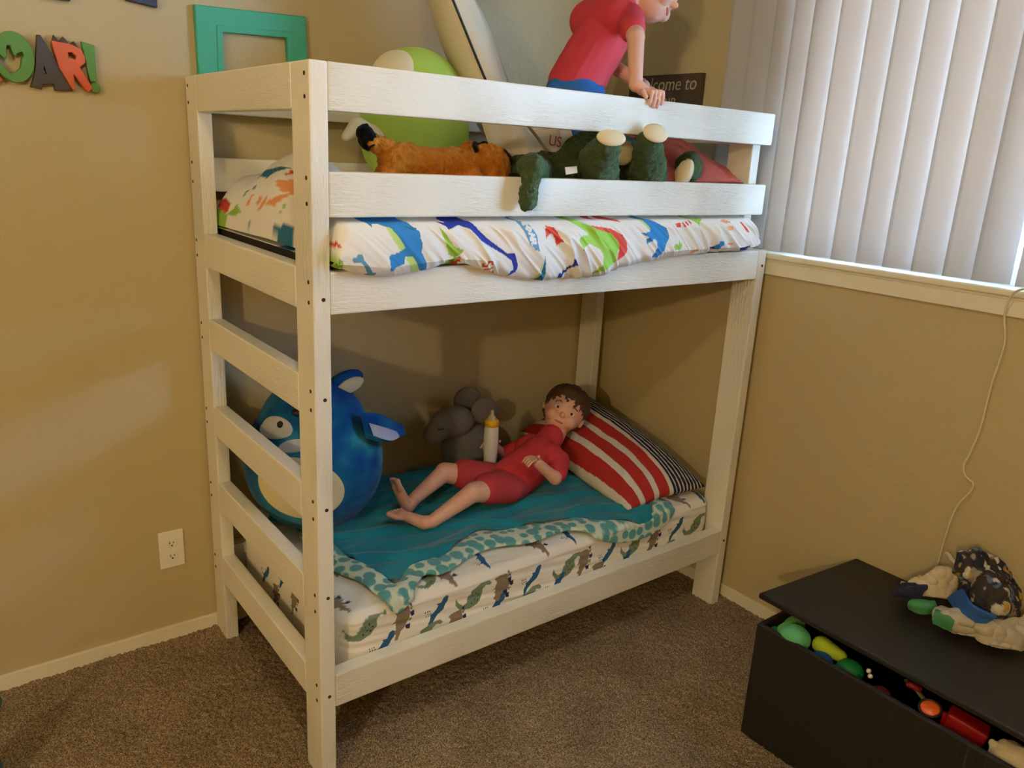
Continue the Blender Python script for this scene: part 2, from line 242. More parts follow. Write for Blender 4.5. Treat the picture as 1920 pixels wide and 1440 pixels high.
def blob(name, prims, m, parent=None, voxel=.005, smooth=4, colf=None, disp=None):
    bm = bmesh.new()
    for pr in prims: _addprim(bm, pr)
    me = bpy.data.meshes.new(name); bm.to_mesh(me); bm.free()
    t = bpy.data.objects.new('tmp', me); COL.objects.link(t)
    r = t.modifiers.new('r', 'REMESH'); r.mode = 'VOXEL'; r.voxel_size = voxel
    s = t.modifiers.new('s', 'SMOOTH'); s.iterations = smooth; s.factor = .5
    dg = bpy.context.evaluated_depsgraph_get(); dg.update()
    me2 = bpy.data.meshes.new_from_object(t.evaluated_get(dg)); me2.name = name
    bpy.data.objects.remove(t); bpy.data.meshes.remove(me)
    V = verts(me2)
    if disp is not None:
        N = np.empty(len(V)*3); me2.vertices.foreach_get('normal', N); N = N.reshape(-1, 3)
        V = V+N*disp(V)[:, None]; me2.vertices.foreach_set('co', V.ravel()); me2.update()
    o = link(name, me2, m, parent)
    if colf is not None: setcol(me2, colf(V))
    return o
def fuzz(amp, sc, s=0): return lambda V: amp*fbm(V*sc, s, 2)
def poly_prism(name, poly, holes, th, m, frame, parent=None, bev=.0015):
    """flat cut-out of thickness th: poly/holes in 2D, frame = Matrix placing (x,y,0..th)"""
    cu = bpy.data.curves.new(name, 'CURVE'); cu.dimensions = '2D'; cu.fill_mode = 'BOTH'; cu.extrude = th/2-bev; cu.bevel_depth = bev; cu.bevel_resolution = 1; cu.offset = -bev
    for pl in [poly]+holes:
        s = cu.splines.new('POLY'); s.points.add(len(pl)-1)
        for p, q in zip(s.points, pl): p.co = (q[0], q[1], 0, 1)
        s.use_cyclic_u = True
    t = bpy.data.objects.new('tmp', cu); COL.objects.link(t)
    dg = bpy.context.evaluated_depsgraph_get(); dg.update()
    me = bpy.data.meshes.new_from_object(t.evaluated_get(dg)); bpy.data.objects.remove(t); me.name = name
    me.transform(frame @ Matrix.Translation((0, 0, th/2)))
    return link(name, me, m, parent, smooth=False)
def text_me(name, body, size, th, m, frame, parent=None, shear=0, sx=1):
    cu = bpy.data.curves.new(name, 'FONT'); cu.body = body; cu.size = size; cu.extrude = th/2; cu.shear = shear
    t = bpy.data.objects.new('tmp', cu); COL.objects.link(t)
    dg = bpy.context.evaluated_depsgraph_get(); dg.update()
    me = bpy.data.meshes.new_from_object(t.evaluated_get(dg)); bpy.data.objects.remove(t); me.name = name
    me.transform(frame @ Matrix.Diagonal((sx, 1, 1, 1)))
    return link(name, me, m, parent, smooth=False)

# ------------------------------------------------------------------ materials
WALL = mat('tan_wall_paint', (196, 177, 131), .42, bump=.35, bscale=75, bdist=.004, spec=.4, detail=3)
WALLR = WALL
CEIL = mat('ceiling_paint', (170, 166, 158), .9, bump=.3, bscale=60, bdist=.004)
TRIM = mat('cream_trim_paint', (236, 226, 196), .4)
def wood_white():
    m, nt, b = nodes('white_painted_timber')
    b.inputs['Roughness'].default_value = .38; b.inputs['Specular IOR Level'].default_value = .45
    co = nt.nodes.new('ShaderNodeTexCoord'); mp = nt.nodes.new('ShaderNodeMapping'); mp.inputs['Scale'].default_value = (1, 6, 6)
    nt.links.new(co.outputs['Object'], mp.inputs[0])
    n = nt.nodes.new('ShaderNodeTexNoise'); n.inputs['Scale'].default_value = 28; n.inputs['Detail'].default_value = 7; n.inputs['Roughness'].default_value = .6; n.inputs['Distortion'].default_value = .8
    nt.links.new(mp.outputs[0], n.inputs['Vector'])
    g = nt.nodes.new('ShaderNodeTexNoise'); g.inputs['Scale'].default_value = 3.2; nt.links.new(co.outputs['Object'], g.inputs['Vector'])
    r = nt.nodes.new('ShaderNodeMapRange'); r.inputs[1].default_value = .42; r.inputs[2].default_value = .62; nt.links.new(g.outputs['Fac'], r.inputs[0])
    bp = nt.nodes.new('ShaderNodeBump'); bp.inputs['Distance'].default_value = .006
    st = nt.nodes.new('ShaderNodeMath'); st.operation = 'MULTIPLY_ADD'; st.inputs[1].default_value = .8; st.inputs[2].default_value = .15; nt.links.new(r.outputs[0], st.inputs[0])
    nt.links.new(st.outputs[0], bp.inputs['Strength']); nt.links.new(n.outputs['Fac'], bp.inputs['Height']); nt.links.new(bp.outputs[0], b.inputs['Normal'])
    b.inputs['Base Color'].default_value = (*lin((238, 232, 212)), 1)
    return m
WOOD = wood_white()
HOLE = mat('dark_screw_hole', (60, 48, 36), .9)
PLAST = mat('white_plastic', (240, 234, 214), .3)
DARK = mat('dark_slot', (30, 26, 22), .8)
VINYL = mat('white_vinyl', (232, 236, 240), .35)

# ------------------------------------------------------------------ room shell
XR, YB = 1.562, 0.806
def carpet():
    m, nt, b = nodes('brown_carpet')
    co = nt.nodes.new('ShaderNodeTexCoord')
    n = nt.nodes.new('ShaderNodeTexNoise'); n.inputs['Scale'].default_value = 300; n.inputs['Detail'].default_value = 3
    n2 = nt.nodes.new('ShaderNodeTexNoise'); n2.inputs['Scale'].default_value = 5; n2.inputs['Detail'].default_value = 3
    for q in (n, n2): nt.links.new(co.outputs['Object'], q.inputs['Vector'])
    r = nt.nodes.new('ShaderNodeValToRGB'); e = r.color_ramp.elements
    e[0].position = .36; e[0].color = (*lin((98, 80, 60)), 1); e[1].position = .66; e[1].color = (*lin((202, 176, 138)), 1)
    nt.links.new(n.outputs['Fac'], r.inputs[0])
    mr = nt.nodes.new('ShaderNodeMapRange'); mr.inputs[1].default_value = .3; mr.inputs[2].default_value = .7; mr.inputs[3].default_value = .8; mr.inputs[4].default_value = 1.12
    nt.links.new(n2.outputs['Fac'], mr.inputs[0])
    mx = nt.nodes.new('ShaderNodeMix'); mx.data_type = 'RGBA'; mx.blend_type = 'MULTIPLY'; mx.inputs[0].default_value = 1
    nt.links.new(r.outputs[0], mx.inputs[6]); nt.links.new(mr.outputs[0], mx.inputs[7]); nt.links.new(mx.outputs[2], b.inputs['Base Color'])
    b.inputs['Roughness'].default_value = .95; b.inputs['Specular IOR Level'].default_value = .1
    bp = nt.nodes.new('ShaderNodeBump'); bp.inputs['Strength'].default_value = .8; bp.inputs['Distance'].default_value = .006
    nt.links.new(n.outputs['Fac'], bp.inputs['Height']); nt.links.new(bp.outputs[0], b.inputs['Normal'])
    return m
CARP = carpet()
xs = np.concatenate([np.linspace(-3.4, -.9, 12), np.arange(-.895, 1.60, .0042)]); ys = np.concatenate([np.linspace(-3.2, -1.1, 10), np.arange(-1.095, .83, .0042)])
X, Y = np.meshgrid(xs, ys, indexing='ij')
fine = (X > -.9) & (Y > -1.1)
Z = np.where(fine, .0035*vnoise(np.stack([X*150, Y*150, X*0], -1), 3)+.003*vnoise(np.stack([X*260, Y*260, X*0], -1), 5)+.003*vnoise(np.stack([X*9, Y*9, X*0], -1), 8), 0)
fl = link('floor', grid_me(np.stack([X, Y, Z], -1), name='floor'), CARP); tag(fl, kind='structure')
def slab(name, lo, hi, m):
    o = box(name, lo, hi, m, bev=0); return tag(o, kind='structure')
ZC = 2.44
slab('wall_back', (-3.4, YB, -.05), (XR+.13, YB+.12, ZC), WALL)
slab('wall_left', (-3.52, -3.3, -.05), (-3.4, YB+.12, ZC), WALL)
slab('wall_front', (-3.4, -3.32, -.05), (XR+.13, -3.2, ZC), WALL)
slab('ceiling', (-3.5, -3.3, ZC), (XR+.13, YB+.12, ZC+.1), CEIL)
WY0, WY1, WZ0, WZ1 = -1.50, .06, 1.232, 2.36
bm = bmesh.new()
for lo, hi in (((-.0, -3.2, -.05), (.13, YB, WZ0)), ((0, -3.2, WZ1), (.13, YB, ZC)), ((0, -3.2, WZ0), (.13, WY0, WZ1)), ((0, WY1, WZ0), (.13, YB, WZ1))):
    g = bmesh.ops.create_cube(bm, size=1)
    for v in g['verts']: v.co = Vector([(lo[i]+hi[i])/2+v.co[i]*(hi[i]-lo[i]) for i in range(3)])
me = bpy.data.meshes.new('wall_right'); bm.to_mesh(me); bm.free()
wr = link('wall_right', me, WALLR, smooth=False); wr.location = (XR, 0, 0); tag(wr, kind='structure')
tag(box('baseboard_back', (-3.4, YB-.011, -.02), (XR, YB, .043), TRIM, bev=.003), kind='structure')
tag(box('baseboard_right', (XR-.011, -3.2, -.02), (XR, YB-.011, .043), TRIM, bev=.003, axis='y'), kind='structure')
# window: frame, sash, glass
win = empty('window_1', (XR+.07, -.62, WZ0), None, None); tag(win, kind='structure')
for lo, hi in (((XR+.05, WY0, WZ0), (XR+.10, WY0+.05, WZ1)), ((XR+.05, WY1-.05, WZ0), (XR+.10, WY1, WZ1)), ((XR+.05, WY0, WZ0), (XR+.10, WY1, WZ0+.05)), ((XR+.05, WY0, WZ1-.05), (XR+.10, WY1, WZ1)), ((XR+.055, -.66, WZ0), (XR+.095, -.60, WZ1))):
    box('window_frame', lo, hi, VINYL, win, .004)
g, nt, b = nodes('window_glass'); b.inputs['Transmission Weight'].default_value = 1; b.inputs['Roughness'].default_value = 0; b.inputs['IOR'].default_value = 1.01
b.inputs['Base Color'].default_value = (1, 1, 1, 1)
box('glass_pane', (XR+.074, WY0+.04, WZ0+.04), (XR+.078, WY1-.04, WZ1-.04), g, win, 0)
tag(box('trim_1', (XR-.028, -1.62, 1.216), (XR+.055, .31, 1.234), TRIM, bev=.006, axis='y', seg=3), kind='structure')   # sill board
tag(box('trim_2', (XR-.018, -1.60, 1.208), (XR, .30, 1.217), TRIM, bev=.003, axis='y'), kind='structure')               # moulding
tag(box('trim_3', (XR-.014, -1.60, 1.166), (XR, .30, 1.209), TRIM, bev=.002, axis='y'), kind='structure')               # apron

# ------------------------------------------------------------------ vertical blinds
bl = empty('vertical_blinds', (1.53, -.6, 2.38), 'white vertical blinds of long fabric slats hanging closed over the window, the unseen far ones set open for light', 'blinds')
m, nt, b = nodes('blind_vinyl')
b.inputs['Base Color'].default_value = (*lin((206, 207, 206)), 1); b.inputs['Roughness'].default_value = .5
tr = nt.nodes.new('ShaderNodeBsdfTranslucent'); tr.inputs[0].default_value = (*lin((248, 226, 210)), 1)
mx = nt.nodes.new('ShaderNodeMixShader'); mx.inputs[0].default_value = .24
nt.links.new(b.outputs[0], mx.inputs[1]); nt.links.new(tr.outputs[0], mx.inputs[2]); nt.links.new(mx.outputs[0], nt.nodes['Material Output'].inputs[0])
BLIND = m
box('headrail', (1.505, -1.55, 2.37), (1.550, .30, 2.41), VINYL, bl, .003, 'y')
edges = [.275, .192, .110, .045, -.021, -.106, -.196, -.275, -.356, -.438, -.523, -.597, -.702, -.79, -.885, -.97, -1.05, -1.135, -1.22, -1.30, -1.385]
wid = .089
for i, y1 in enumerate(edges):
    a = math.radians(-12 if i < 12 else (-24 if i == 12 else -44))  # unseen far slats are turned open so daylight reaches the bed rails
    n = 9; P = []
    zb = 1.243
    for z in (zb, zb+.4, zb+.8, 2.372):
        row = []
        for k in range(n):
            t = k/(n-1); bow = .0025*(1-(2*t-1)**2)
            sy = -t*wid*math.cos(a); sx = -t*wid*math.sin(a)
            row.append((1.538+sx-bow*math.cos(a)+.004, y1+sy, z))
        P.append(row)
    sheet_obj('slat', np.array(P), .0009, BLIND, bl)

# ------------------------------------------------------------------ bunk bed
L, W, H, T, B = 1.507, .792, 1.647, .038, .089
bed = empty('bunk_bed', (L/2, W/2, 0), 'white painted timber bunk bed with ladder rungs on its left end', 'bed')
def post(x0, x1, y0, y1, z0, z1, holes=()):
    p_ = box('post', (x0, y0, z0), (x1, y1, z1), WOOD, bed, .004, 'z')
    for (ax, a, z) in holes:
        me = bpy.data.meshes.new('screw_hole'); bmh = bmesh.new()
        bmesh.ops.create_cone(bmh, cap_ends=True, segments=14, radius1=.0042, radius2=.0042, depth=.0016); bmh.to_mesh(me); bmh.free()
        h = link('screw_hole', me, HOLE, None, False)
        if ax == 'f': h.matrix_basis = Matrix.Translation((a, y0-.0001, z)) @ Matrix.Rotation(math.pi/2, 4, 'X')
        else: h.matrix_basis = Matrix.Translation((x0-.0001, a, z)) @ Matrix.Rotation(math.pi/2, 4, 'Y')
        h.parent = p_; h.matrix_parent_inverse = world_of(p_).inverted()
    return p_
zr = [H, 1.248, 1.0157, .7612, .5274, .2865]
lh = []
for z in zr: lh += [('l', .022, z-.024), ('l', .022, z-.066)]
lh += [('l', .022, 1.43), ('l', .022, 1.38)]
post(0, T, 0, B, -.006, H, lh+[('f', .022, z) for z in (1.19, .975, .72, .50, .235)])
post(0, T, W-B, W, -.006, H, [(a, W-.02, z) for a, _, z in lh])
post(L-T, L, 0, B, -.006, 1.246, [('f', L-.016, 1.198), ('f', L-.016, .245)])
post(L-T, L, W-B, W, -.006, 1.246)
XG = 1.457
post(XG-T+.0, XG, T, T+B, 1.16, H)
post(XG-T, XG, W-T-B, W-T, 1.16, H)
for y0 in (0, W-T):
    x0 = T
    box('guard_rail', (x0, y0, H-B), (XG, y0+T, H), WOOD, bed, .004)
    box('guard_rail', (x0, y0, 1.444-B), (XG, y0+T, 1.444), WOOD, bed, .004)
    box('side_rail', (x0, y0, 1.246-B), (L-T, y0+T, 1.246), WOOD, bed, .004)
    box('side_rail', (x0, y0, .288-B), (L-T, y0+T, .288), WOOD, bed, .004)
for z in zr: box('ladder_rung', (0, B, z-B), (T, W-B, z), WOOD, bed, .005, 'y', 3)
for z in (1.248, .2865): box('end_rail', (L-T, B, z-B), (L, W-B, z), WOOD, bed, .004, 'y')
box('end_rail', (XG-T, T+B, H-B), (XG, W-T-B, H), WOOD, bed, .004, 'y')
DECK = mat('plywood_deck', (150, 118, 80), .8, var=.2, vscale=8)
box('deck', (T, T, 1.16), (L-T, W-T, 1.172), DECK, bed, 0)
box('deck', (T, T, .186), (L-T, W-T, .198), DECK, bed, 0)

# ------------------------------------------------------------------ mattresses and bedding
PC = {k: np.array(lin(v)) for k, v in dict(bl=(52, 132, 190), nv=(40, 50, 135), gr=(150, 190, 70), rd=(205, 66, 48), sl=(100, 150, 178), tl=(40, 110, 140), lg=(190, 215, 120), wh=(240, 236, 226), **{'or': (232, 158, 104)}).items()}
BLACKC = mat('black_mattress_fabric', (44, 40, 36), .9, bump=.3, bscale=700)
um = box('mattress', (.05, .045, 1.172), (1.425, .75, 1.262), BLACKC, None, .02, 'x', 4); tag(um, 'dark mattress under the dinosaur comforter on the top bunk', 'mattress')
# comforter: a closed section swept along x
nx = 900; U = np.linspace(0, 1, nx); xc = .042+U*(1.428-.042)
zbp = np.interp(xc, [.03, .08, .15, .24, .337, .43, .522, .6, .693, .78, .85, 1.02, 1.2, 1.40], [1.262, 1.243, 1.231, 1.240, 1.258, 1.228, 1.206, 1.202, 1.201, 1.205, 1.222, 1.243, 1.249, 1.252])
zbp = np.convolve(np.pad(zbp, 8, 'edge'), np.ones(17)/17, 'valid')
ns = 300
secs = []
for i, x in enumerate(xc):
    zb = zbp[i]; dr = np.clip((1.25-zb)/.05, -.2, 1)
    bul = .030+.012*dr
    top = 1.376
    key = [(.744, 1.275), (.75, 1.33), (.735, top-.006), (.6, top), (.45, top+.004), (.3, top+.003), (.15, top), (.085, top-.004), (.05, 1.366), (.036, 1.350), (.015, 1.346), (-.008, 1.343), (-.8*bul, 1.325), (-bul, 1.298), (-bul-.004*dr, 1.265), (-bul*.95, zb+.018), (-bul*.55, zb+.003), (-.012, zb+.004), (-.006, max(zb+.02, 1.246)), (.004, 1.250), (.04, 1.257), (.09, 1.266), (.3, 1.267), (.6, 1.267), (.72, 1.268)]
    secs.append(catmull(np.array(key+[key[0]]), ns+1)[:-1])
S = np.array(secs)                                # nx, ns, 2
P = np.empty((nx, ns, 3)); P[..., 0] = xc[:, None]; P[..., 1] = S[..., 0]; P[..., 2] = S[..., 1]
topm = np.clip((P[..., 2]-1.34)/.02, 0, 1)*np.clip((P[..., 1]-.05)/.05, 0, 1)
lump = .085*np.exp(-((P[..., 0]-.10)/.13)**2-((P[..., 1]-.30)/.17)**2)+.05*np.exp(-((P[..., 0]-.16)/.12)**2-((P[..., 1]-.50)/.2)**2)+.012*fbm(np.stack([P[..., 0]*7, P[..., 1]*7, P[..., 0]*0], -1), 2)
P[..., 2] += topm*lump
N = normals(P); frontm = np.clip((.02-P[..., 1])/.03, 0, 1)*np.clip((1.345-P[..., 2])/.02, 0, 1)
wx = P[..., 0]+.75*(P[..., 2]-1.28)+.012*vnoise(np.stack([P[..., 0]*9, P[..., 2]*9, P[..., 0]*0], -1), 4)
wr_ = np.abs(vnoise(np.stack([wx*26, P[..., 2]*5, P[..., 1]*3], -1), 21))
amp = .026*(0.25+.75*np.clip((P[..., 0]-.25)/.2, 0, 1))
out = -frontm*(wr_-.35)*amp - frontm*.009*(np.abs(vnoise(np.stack([wx*58+P[..., 2]*20, P[..., 2]*9, P[..., 1]*3], -1), 5))-.3)*np.clip((P[..., 0]-.2)/.15, .15, 1)
P[..., 1] -= out
P[..., 2] += (1-frontm)*topm*.005*fbm(np.stack([P[..., 0]*20, P[..., 1]*14, P[..., 0]*0], -1), 9)
# rounded seams at both ends
for side in (0, 1):
    xe = .042 if side == 0 else 1.428
    R_ = np.where(P[..., 1] < .06, .03, .10) if side == 0 else .05
    d = np.abs(P[..., 0]-xe); t = np.clip(d/R_, 0, 1); f = np.sqrt(np.clip(1-(1-t)**2, 0, 1))
    zc = 1.262 if side == 0 else 1.285; P[..., 2] = zc+(P[..., 2]-zc)*(.06+.94*f)
    yc = .4; P[..., 1] = np.where(side == 0, P[..., 1], yc+(P[..., 1]-yc)*(.97+.03*f))
P[..., 2] = np.where((P[..., 1] > .04) & (P[..., 2] < 1.268), np.maximum(P[..., 2], 1.262), P[..., 2])
me = grid_me(P, closev=True, name='comforter')
CLOTHP = paintmat('printed_cotton', .85, .25, 700)
duv = link('comforter', me, CLOTHP); tag(duv, 'white comforter printed with bright dinosaurs, bulging over the top bunk side rail', 'comforter')
V = verts(me); C = np.tile(np.array(lin((238, 234, 224))), (len(V), 1))
fr = (V[:, 1] < .045)
lf = (V[:, 0] < .30) & (~fr)
tops = (~fr) & (V[:, 0] >= .14)
for k, (x, y, s, a, c) in enumerate([(.25, .15, .9, .3, 'gr'), (.30, .30, 1, 2, 'bl'), (.19, .22, .5, 1, 'nv'), (.45, .12, .8, 0, 'rd'), (.55, .2, .7, .5, 'bl'), (.7, .12, .8, 2.4, 'gr'), (.5, .4, 1, 1.2, 'or'), (.8, .4, 1, 0, 'tl'), (.22, .6, 1, 3, 'gr'), (1.0, .15, .8, 1, 'bl'), (1.2, .4, 1, 2, 'rd'), (.36, .1, .35, 0, 'tl'), (.40, .08, .3, 1, 'rd')]):
    q = [(0, -.03), (.05, -.035), (.07, -.01), (.11, .0), (.10, .02), (.05, .02), (.03, .035), (-.03, .03), (-.08, .045), (-.05, .01), (-.04, -.03), (-.02, -.035), (-.015, -.01)]
    pl = [(x+s*(u*math.cos(a)-v*math.sin(a)), y+s*(u*math.sin(a)+v*math.cos(a))) for u, v in q]
    C[tops & inpoly(V[:, 0], V[:, 1], pl)] = PC[c]
for c, pl in [(c_, [(q[0]*.92, q[1]) for q in p_]) for c_, p_ in DUV_L]: C[lf & (V[:, 0] < .14) & inpoly(V[:, 1], V[:, 2], pl)] = PC[c]
for c, pl in DUV_F: C[fr & inpoly(V[:, 0], V[:, 2], pl)] = PC[c]
for c, w, l in DUV_S: C[fr & instroke(V[:, 0], V[:, 2], l, w)] = PC[c]
setcol(me, C)

# lower mattress with fitted sheet: rounded box as a superellipsoid style grid
def rbox_grid(lo, hi, r, nu, nv):
    """plan outline swept over a side profile: returns closed-u grid"""
    lo = np.array(lo); hi = np.array(hi)
    x0, y0, z0 = lo; x1, y1, z1 = hi
    pts = []; rc = .05
    def arc(cx, cy, a0, a1, n): return [(cx+rc*math.cos(t), cy+rc*math.sin(t)) for t in np.linspace(a0, a1, n)]
    pl = arc(x0+rc, y0+rc, math.pi, 1.5*math.pi, 14)+[(x, y0) for x in np.linspace(x0+rc, x1-rc, nu)][1:-1]+arc(x1-rc, y0+rc, 1.5*math.pi, 2*math.pi, 14)+[(x1, y) for y in np.linspace(y0+rc, y1-rc, nu//4)][1:-1]+arc(x1-rc, y1-rc, 0, .5*math.pi, 14)+[(x, y1) for x in np.linspace(x1-rc, x0+rc, nu//3)][1:-1]+arc(x0+rc, y1-rc, .5*math.pi, math.pi, 14)+[(x0, y) for y in np.linspace(y1-rc, y0+rc, nu//4)][1:-1]
    pl = np.array(pl); c = np.array([(x0+x1)/2, (y0+y1)/2])
    prof = [(0, z0)]+[(0, z) for z in np.linspace(z0+.004, z1-r, nv)]+[(r*(1-math.cos(t)), z1-r+r*math.sin(t)) for t in np.linspace(0, math.pi/2, 12)][1:]
    rings = []
    for ins, z in prof:
        d = pl-c; s = 1-ins/np.array([(x1-x0)/2, (y1-y0)/2]); rings.append(np.column_stack([c+d*s, np.full(len(pl), z)]))
    topn = 90
    base = rings[-1]
    for k in range(1, topn+1):
        f = 1-k/topn; f = max(f, .0); e = np.column_stack([c+(base[:, :2]-c)*f, np.full(len(pl), z1+.006*(1-f**2))]); rings.append(e)
    return np.array(rings)
G = rbox_grid((.075, .042, .198), (1.458, .75, .400), .028, 900, 110)
side = (G[..., 2] < .38)
# loose wrinkles running along the side, and diagonal pulls
wv = vnoise(np.stack([G[..., 0]*5+G[..., 2]*8, G[..., 2]*75+G[..., 0]*8, G[..., 1]*6], -1), 31)
fm = np.clip((.5-G[..., 1])/.1, 0, 1)
G[..., 1] -= np.where(G[..., 1] < .2, side*.0035*wv, 0)
G[..., 2] += (~side)*(.003*fbm(np.stack([G[..., 0]*10, G[..., 1]*25, G[..., 0]*0], -1), 6))
pip = np.exp(-((G[..., 2]-.378)/.004)**2)
G[..., 1] -= np.where(G[..., 1] < .1, pip*.003, 0)
G[..., 1] = np.where(G[..., 1] < .2, np.maximum(G[..., 1], .039), G[..., 1])
me = grid_me(G, closev=True, name='mattress')
lm = link('mattress', me, CLOTHP); tag(lm, 'lower bunk mattress in a white fitted sheet printed with small muted dinosaurs', 'mattress')
V = verts(me); C = np.tile(np.array(lin((236, 230, 216))), (len(V), 1))
SC = dict(sage=np.array(lin((122, 140, 112))), brown=np.array(lin((140, 122, 100))), blue=np.array(lin((44, 96, 136))), navy=np.array(lin((38, 42, 84))), blk=np.array(lin((36, 40, 44))))
SHP = {
 'B': [('sage', [(-.004, .020), (.028, .034), (.050, .034), (.058, .024), (.052, .020), (.040, .024), (.030, .016), (.030, -.004), (.016, -.022), (-.008, -.030), (-.036, -.026), (-.050, -.006), (-.046, .010), (-.040, -.004), (-.028, -.014), (-.016, -.010), (-.012, .006), (-.004, .010)]),
       ('blk', [(.000, .006), (.003, .006), (.003, .001), (0, .001)]), ('blk', [(.010, .010), (.013, .010), (.013, .005), (.010, .005)]), ('blk', [(.018, .002), (.021, .002), (.021, -.003), (.018, -.003)]), ('blk', [(.006, -.006), (.009, -.006), (.009, -.011), (.006, -.011)]), ('blk', [(-.004, -.014), (-.001, -.014), (-.001, -.019), (-.004, -.019)]), ('blk', [(.014, -.010), (.017, -.010), (.017, -.014), (.014, -.014)])],
 'S': [('brown', [(-.012, .040), (.010, .042), (.016, .024), (.010, .000), (.000, -.014), (-.010, -.022), (-.016, -.044), (-.024, -.046), (-.022, -.028), (-.030, -.022), (-.022, -.014), (-.022, .004), (-.032, .002), (-.024, .012), (-.020, .024), (-.026, .034)]),
       ('sage', [(.012, .034), (.022, .040), (.020, .026)]), ('navy', [(.014, .022), (.026, .026), (.026, .012), (.018, .010)]), ('sage', [(.010, .008), (.022, .006), (.014, -.004)]), ('navy', [(.002, -.010), (.016, -.008), (.014, -.022), (.004, -.020)]), ('navy', [(.010, .046), (.020, .050), (.018, .038)])],
 'D': [('blue', [(.030, .038), (.036, .034), (.034, .020), (.022, .002), (.006, -.010), (-.014, -.034), (-.022, -.040), (-.020, -.026), (-.012, -.010), (-.016, -.006), (-.004, .002), (.008, .014), (.004, .020), (.016, .020), (.022, .034)])]+
      [('blk', [(-.030+.006*(i % 3)+.002*(i//3), .010-.007*(i//3)), (-.0275+.006*(i % 3)+.002*(i//3), .010-.007*(i//3)), (-.0275+.006*(i % 3)+.002*(i//3), .006-.007*(i//3)), (-.030+.006*(i % 3)+.002*(i//3), .006-.007*(i//3))]) for i in range(9)],
}
sidef = (V[:, 1] < .06) & (V[:, 2] < .385); sidel = (V[:, 0] < .10) & (V[:, 2] < .385); top_ = V[:, 2] >= .385
for kd, pln, a, b_ in SHEET+[('D', 'f', .18, .285), ('B', 'f', .30, .272), ('S', 'f', .41, .270), ('D', 'f', .53, .280), ('B', 'f', .64, .268), ('D', 'f', .75, .278), ('S', 'f', .93, .262), ('D', 'f', 1.03, .272), ('B', 'f', 1.22, .255)]:
    for c, pl in SHP[kd]:
        if pln == 'f': q = [(a+u*1.1, b_+v*1.05) for u, v in pl]; C[sidef & inpoly(V[:, 0], V[:, 2], q)] = SC[c]
        elif pln == 't':
            th = .5; q = [(a+u*math.cos(th)-v*math.sin(th), b_+.03+u*math.sin(th)+v*math.cos(th)) for u, v in pl]; C[top_ & inpoly(V[:, 0], V[:, 1], q)] = SC[c]
        else: q = [(a-u, b_+v) for u, v in pl]; C[sidel & inpoly(V[:, 1], V[:, 2], q)] = SC[c]
setcol(me, C)

# ------------------------------------------------------------------ teal blanket with spotted border (lower bunk)
def mz(x, y):     # height of the lower mattress surface
    ins = np.minimum.reduce([y-.042, .75-y, x-.075, 1.458-x]); r = .028
    t = np.clip(ins/r, -.0, 1); return .400-r+r*np.sqrt(np.clip(1-(1-t)**2, 0, 1))
def lay(P2, lift, s=0, wr=.008):
    x, y = P2[..., 0], P2[..., 1]
    z = mz(x, np.maximum(y, .046))+lift+wr*fbm(np.stack([x*6+y*5, y*16-x*3, x*0], -1), s, 2)+wr
    under = np.clip((.05-y)/.09, 0, 1)                     # where the outline passes the front edge it hangs down
    z = z-under*.075; yy = np.where(y < .05, .036-.004*under, y)
    return np.stack([x, yy, z], -1)
bo = catmull(B_OUT, 260); bi = catmull(B_IN, 260)
t = np.linspace(0, 1, 14)[:, None, None]
bord = bo[None]*(1-t)+bi[None]*t
Pb = lay(bord, .007, 41, .006); Pb[..., 2] += .005*np.sin(np.linspace(0, math.pi, 14))[:, None]
MINK = paintmat('plush_blanket', .9, .5, 350, .0015, sheen=.25, spec=.1)
blk = empty('blanket', (.7, .3, .40), 'teal plush blanket with a pale spotted border under the person on the lower bunk', 'blanket')
def spots(Vv):
    base = np.array(lin((206, 218, 196))); sp = np.array(lin((92, 160, 160)))
    q = np.column_stack([Vv[:, 0], Vv[:, 1]-np.maximum(0, .395-Vv[:, 2])])*27; I = np.floor(q); C_ = np.tile(base, (len(Vv), 1)); best = np.full(len(Vv), 9.)
    for dx in (-1, 0, 1):
        for dy in (-1, 0, 1):
            J = (I+[dx, dy]).astype(np.int64); jx = hsh(J[:, 0], J[:, 1], J[:, 0]*0, 1)*.5+.25; jy = hsh(J[:, 0], J[:, 1], J[:, 0]*0, 2)*.5+.25
            rr = .26+.18*hsh(J[:, 0], J[:, 1], J[:, 0]*0, 3)
            d = np.hypot((q[:, 0]-J[:, 0]-jx)*.85, (q[:, 1]-J[:, 1]-jy)*.8)/rr; best = np.minimum(best, d)
    w = np.clip((1.1-best)/.2, 0, 1)[:, None]; return C_*(1-w)+sp*w
Pbf = np.swapaxes(Pb, 0, 1)
hh = catmull(Pbf.reshape(260, -1), 520).reshape(520, 14, 3); Pbf = catmull(np.swapaxes(hh, 0, 1).reshape(14, -1), 40).reshape(40, 520, 3)
sheet_obj('border', Pbf, .012, MINK, blk, spots)
bx = np.interp(np.linspace(0, 1, 260), [0, .15, .5, 1], [.10, .16, .62, 1.26]); by = np.interp(np.linspace(0, 1, 260), [0, .2, 1], [.60, .745, .742])
bk = np.column_stack([bx, by])
t = np.linspace(0, 1, 90)[:, None, None]; body = bi[None]*(1-t)+bk[None]*t
Pm = lay(body, .006, 43, .007)
fw_ = Pm[..., 0]*.35+Pm[..., 1]*1.0
Pm[..., 2] += .010*np.clip(np.sin(fw_*42+2.2*vnoise(np.stack([Pm[..., 0]*5, Pm[..., 1]*5, Pm[..., 0]*0], -1), 77)), -.3, 1)**2
tealv = lambda V_: np.array(lin((34, 132, 148)))[None]*(1+.14*fbm(V_*np.array([9, 9, 9]), 3, 3))[:, None]
sheet_obj('blanket_body', Pm, .007, MINK, blk, tealv)

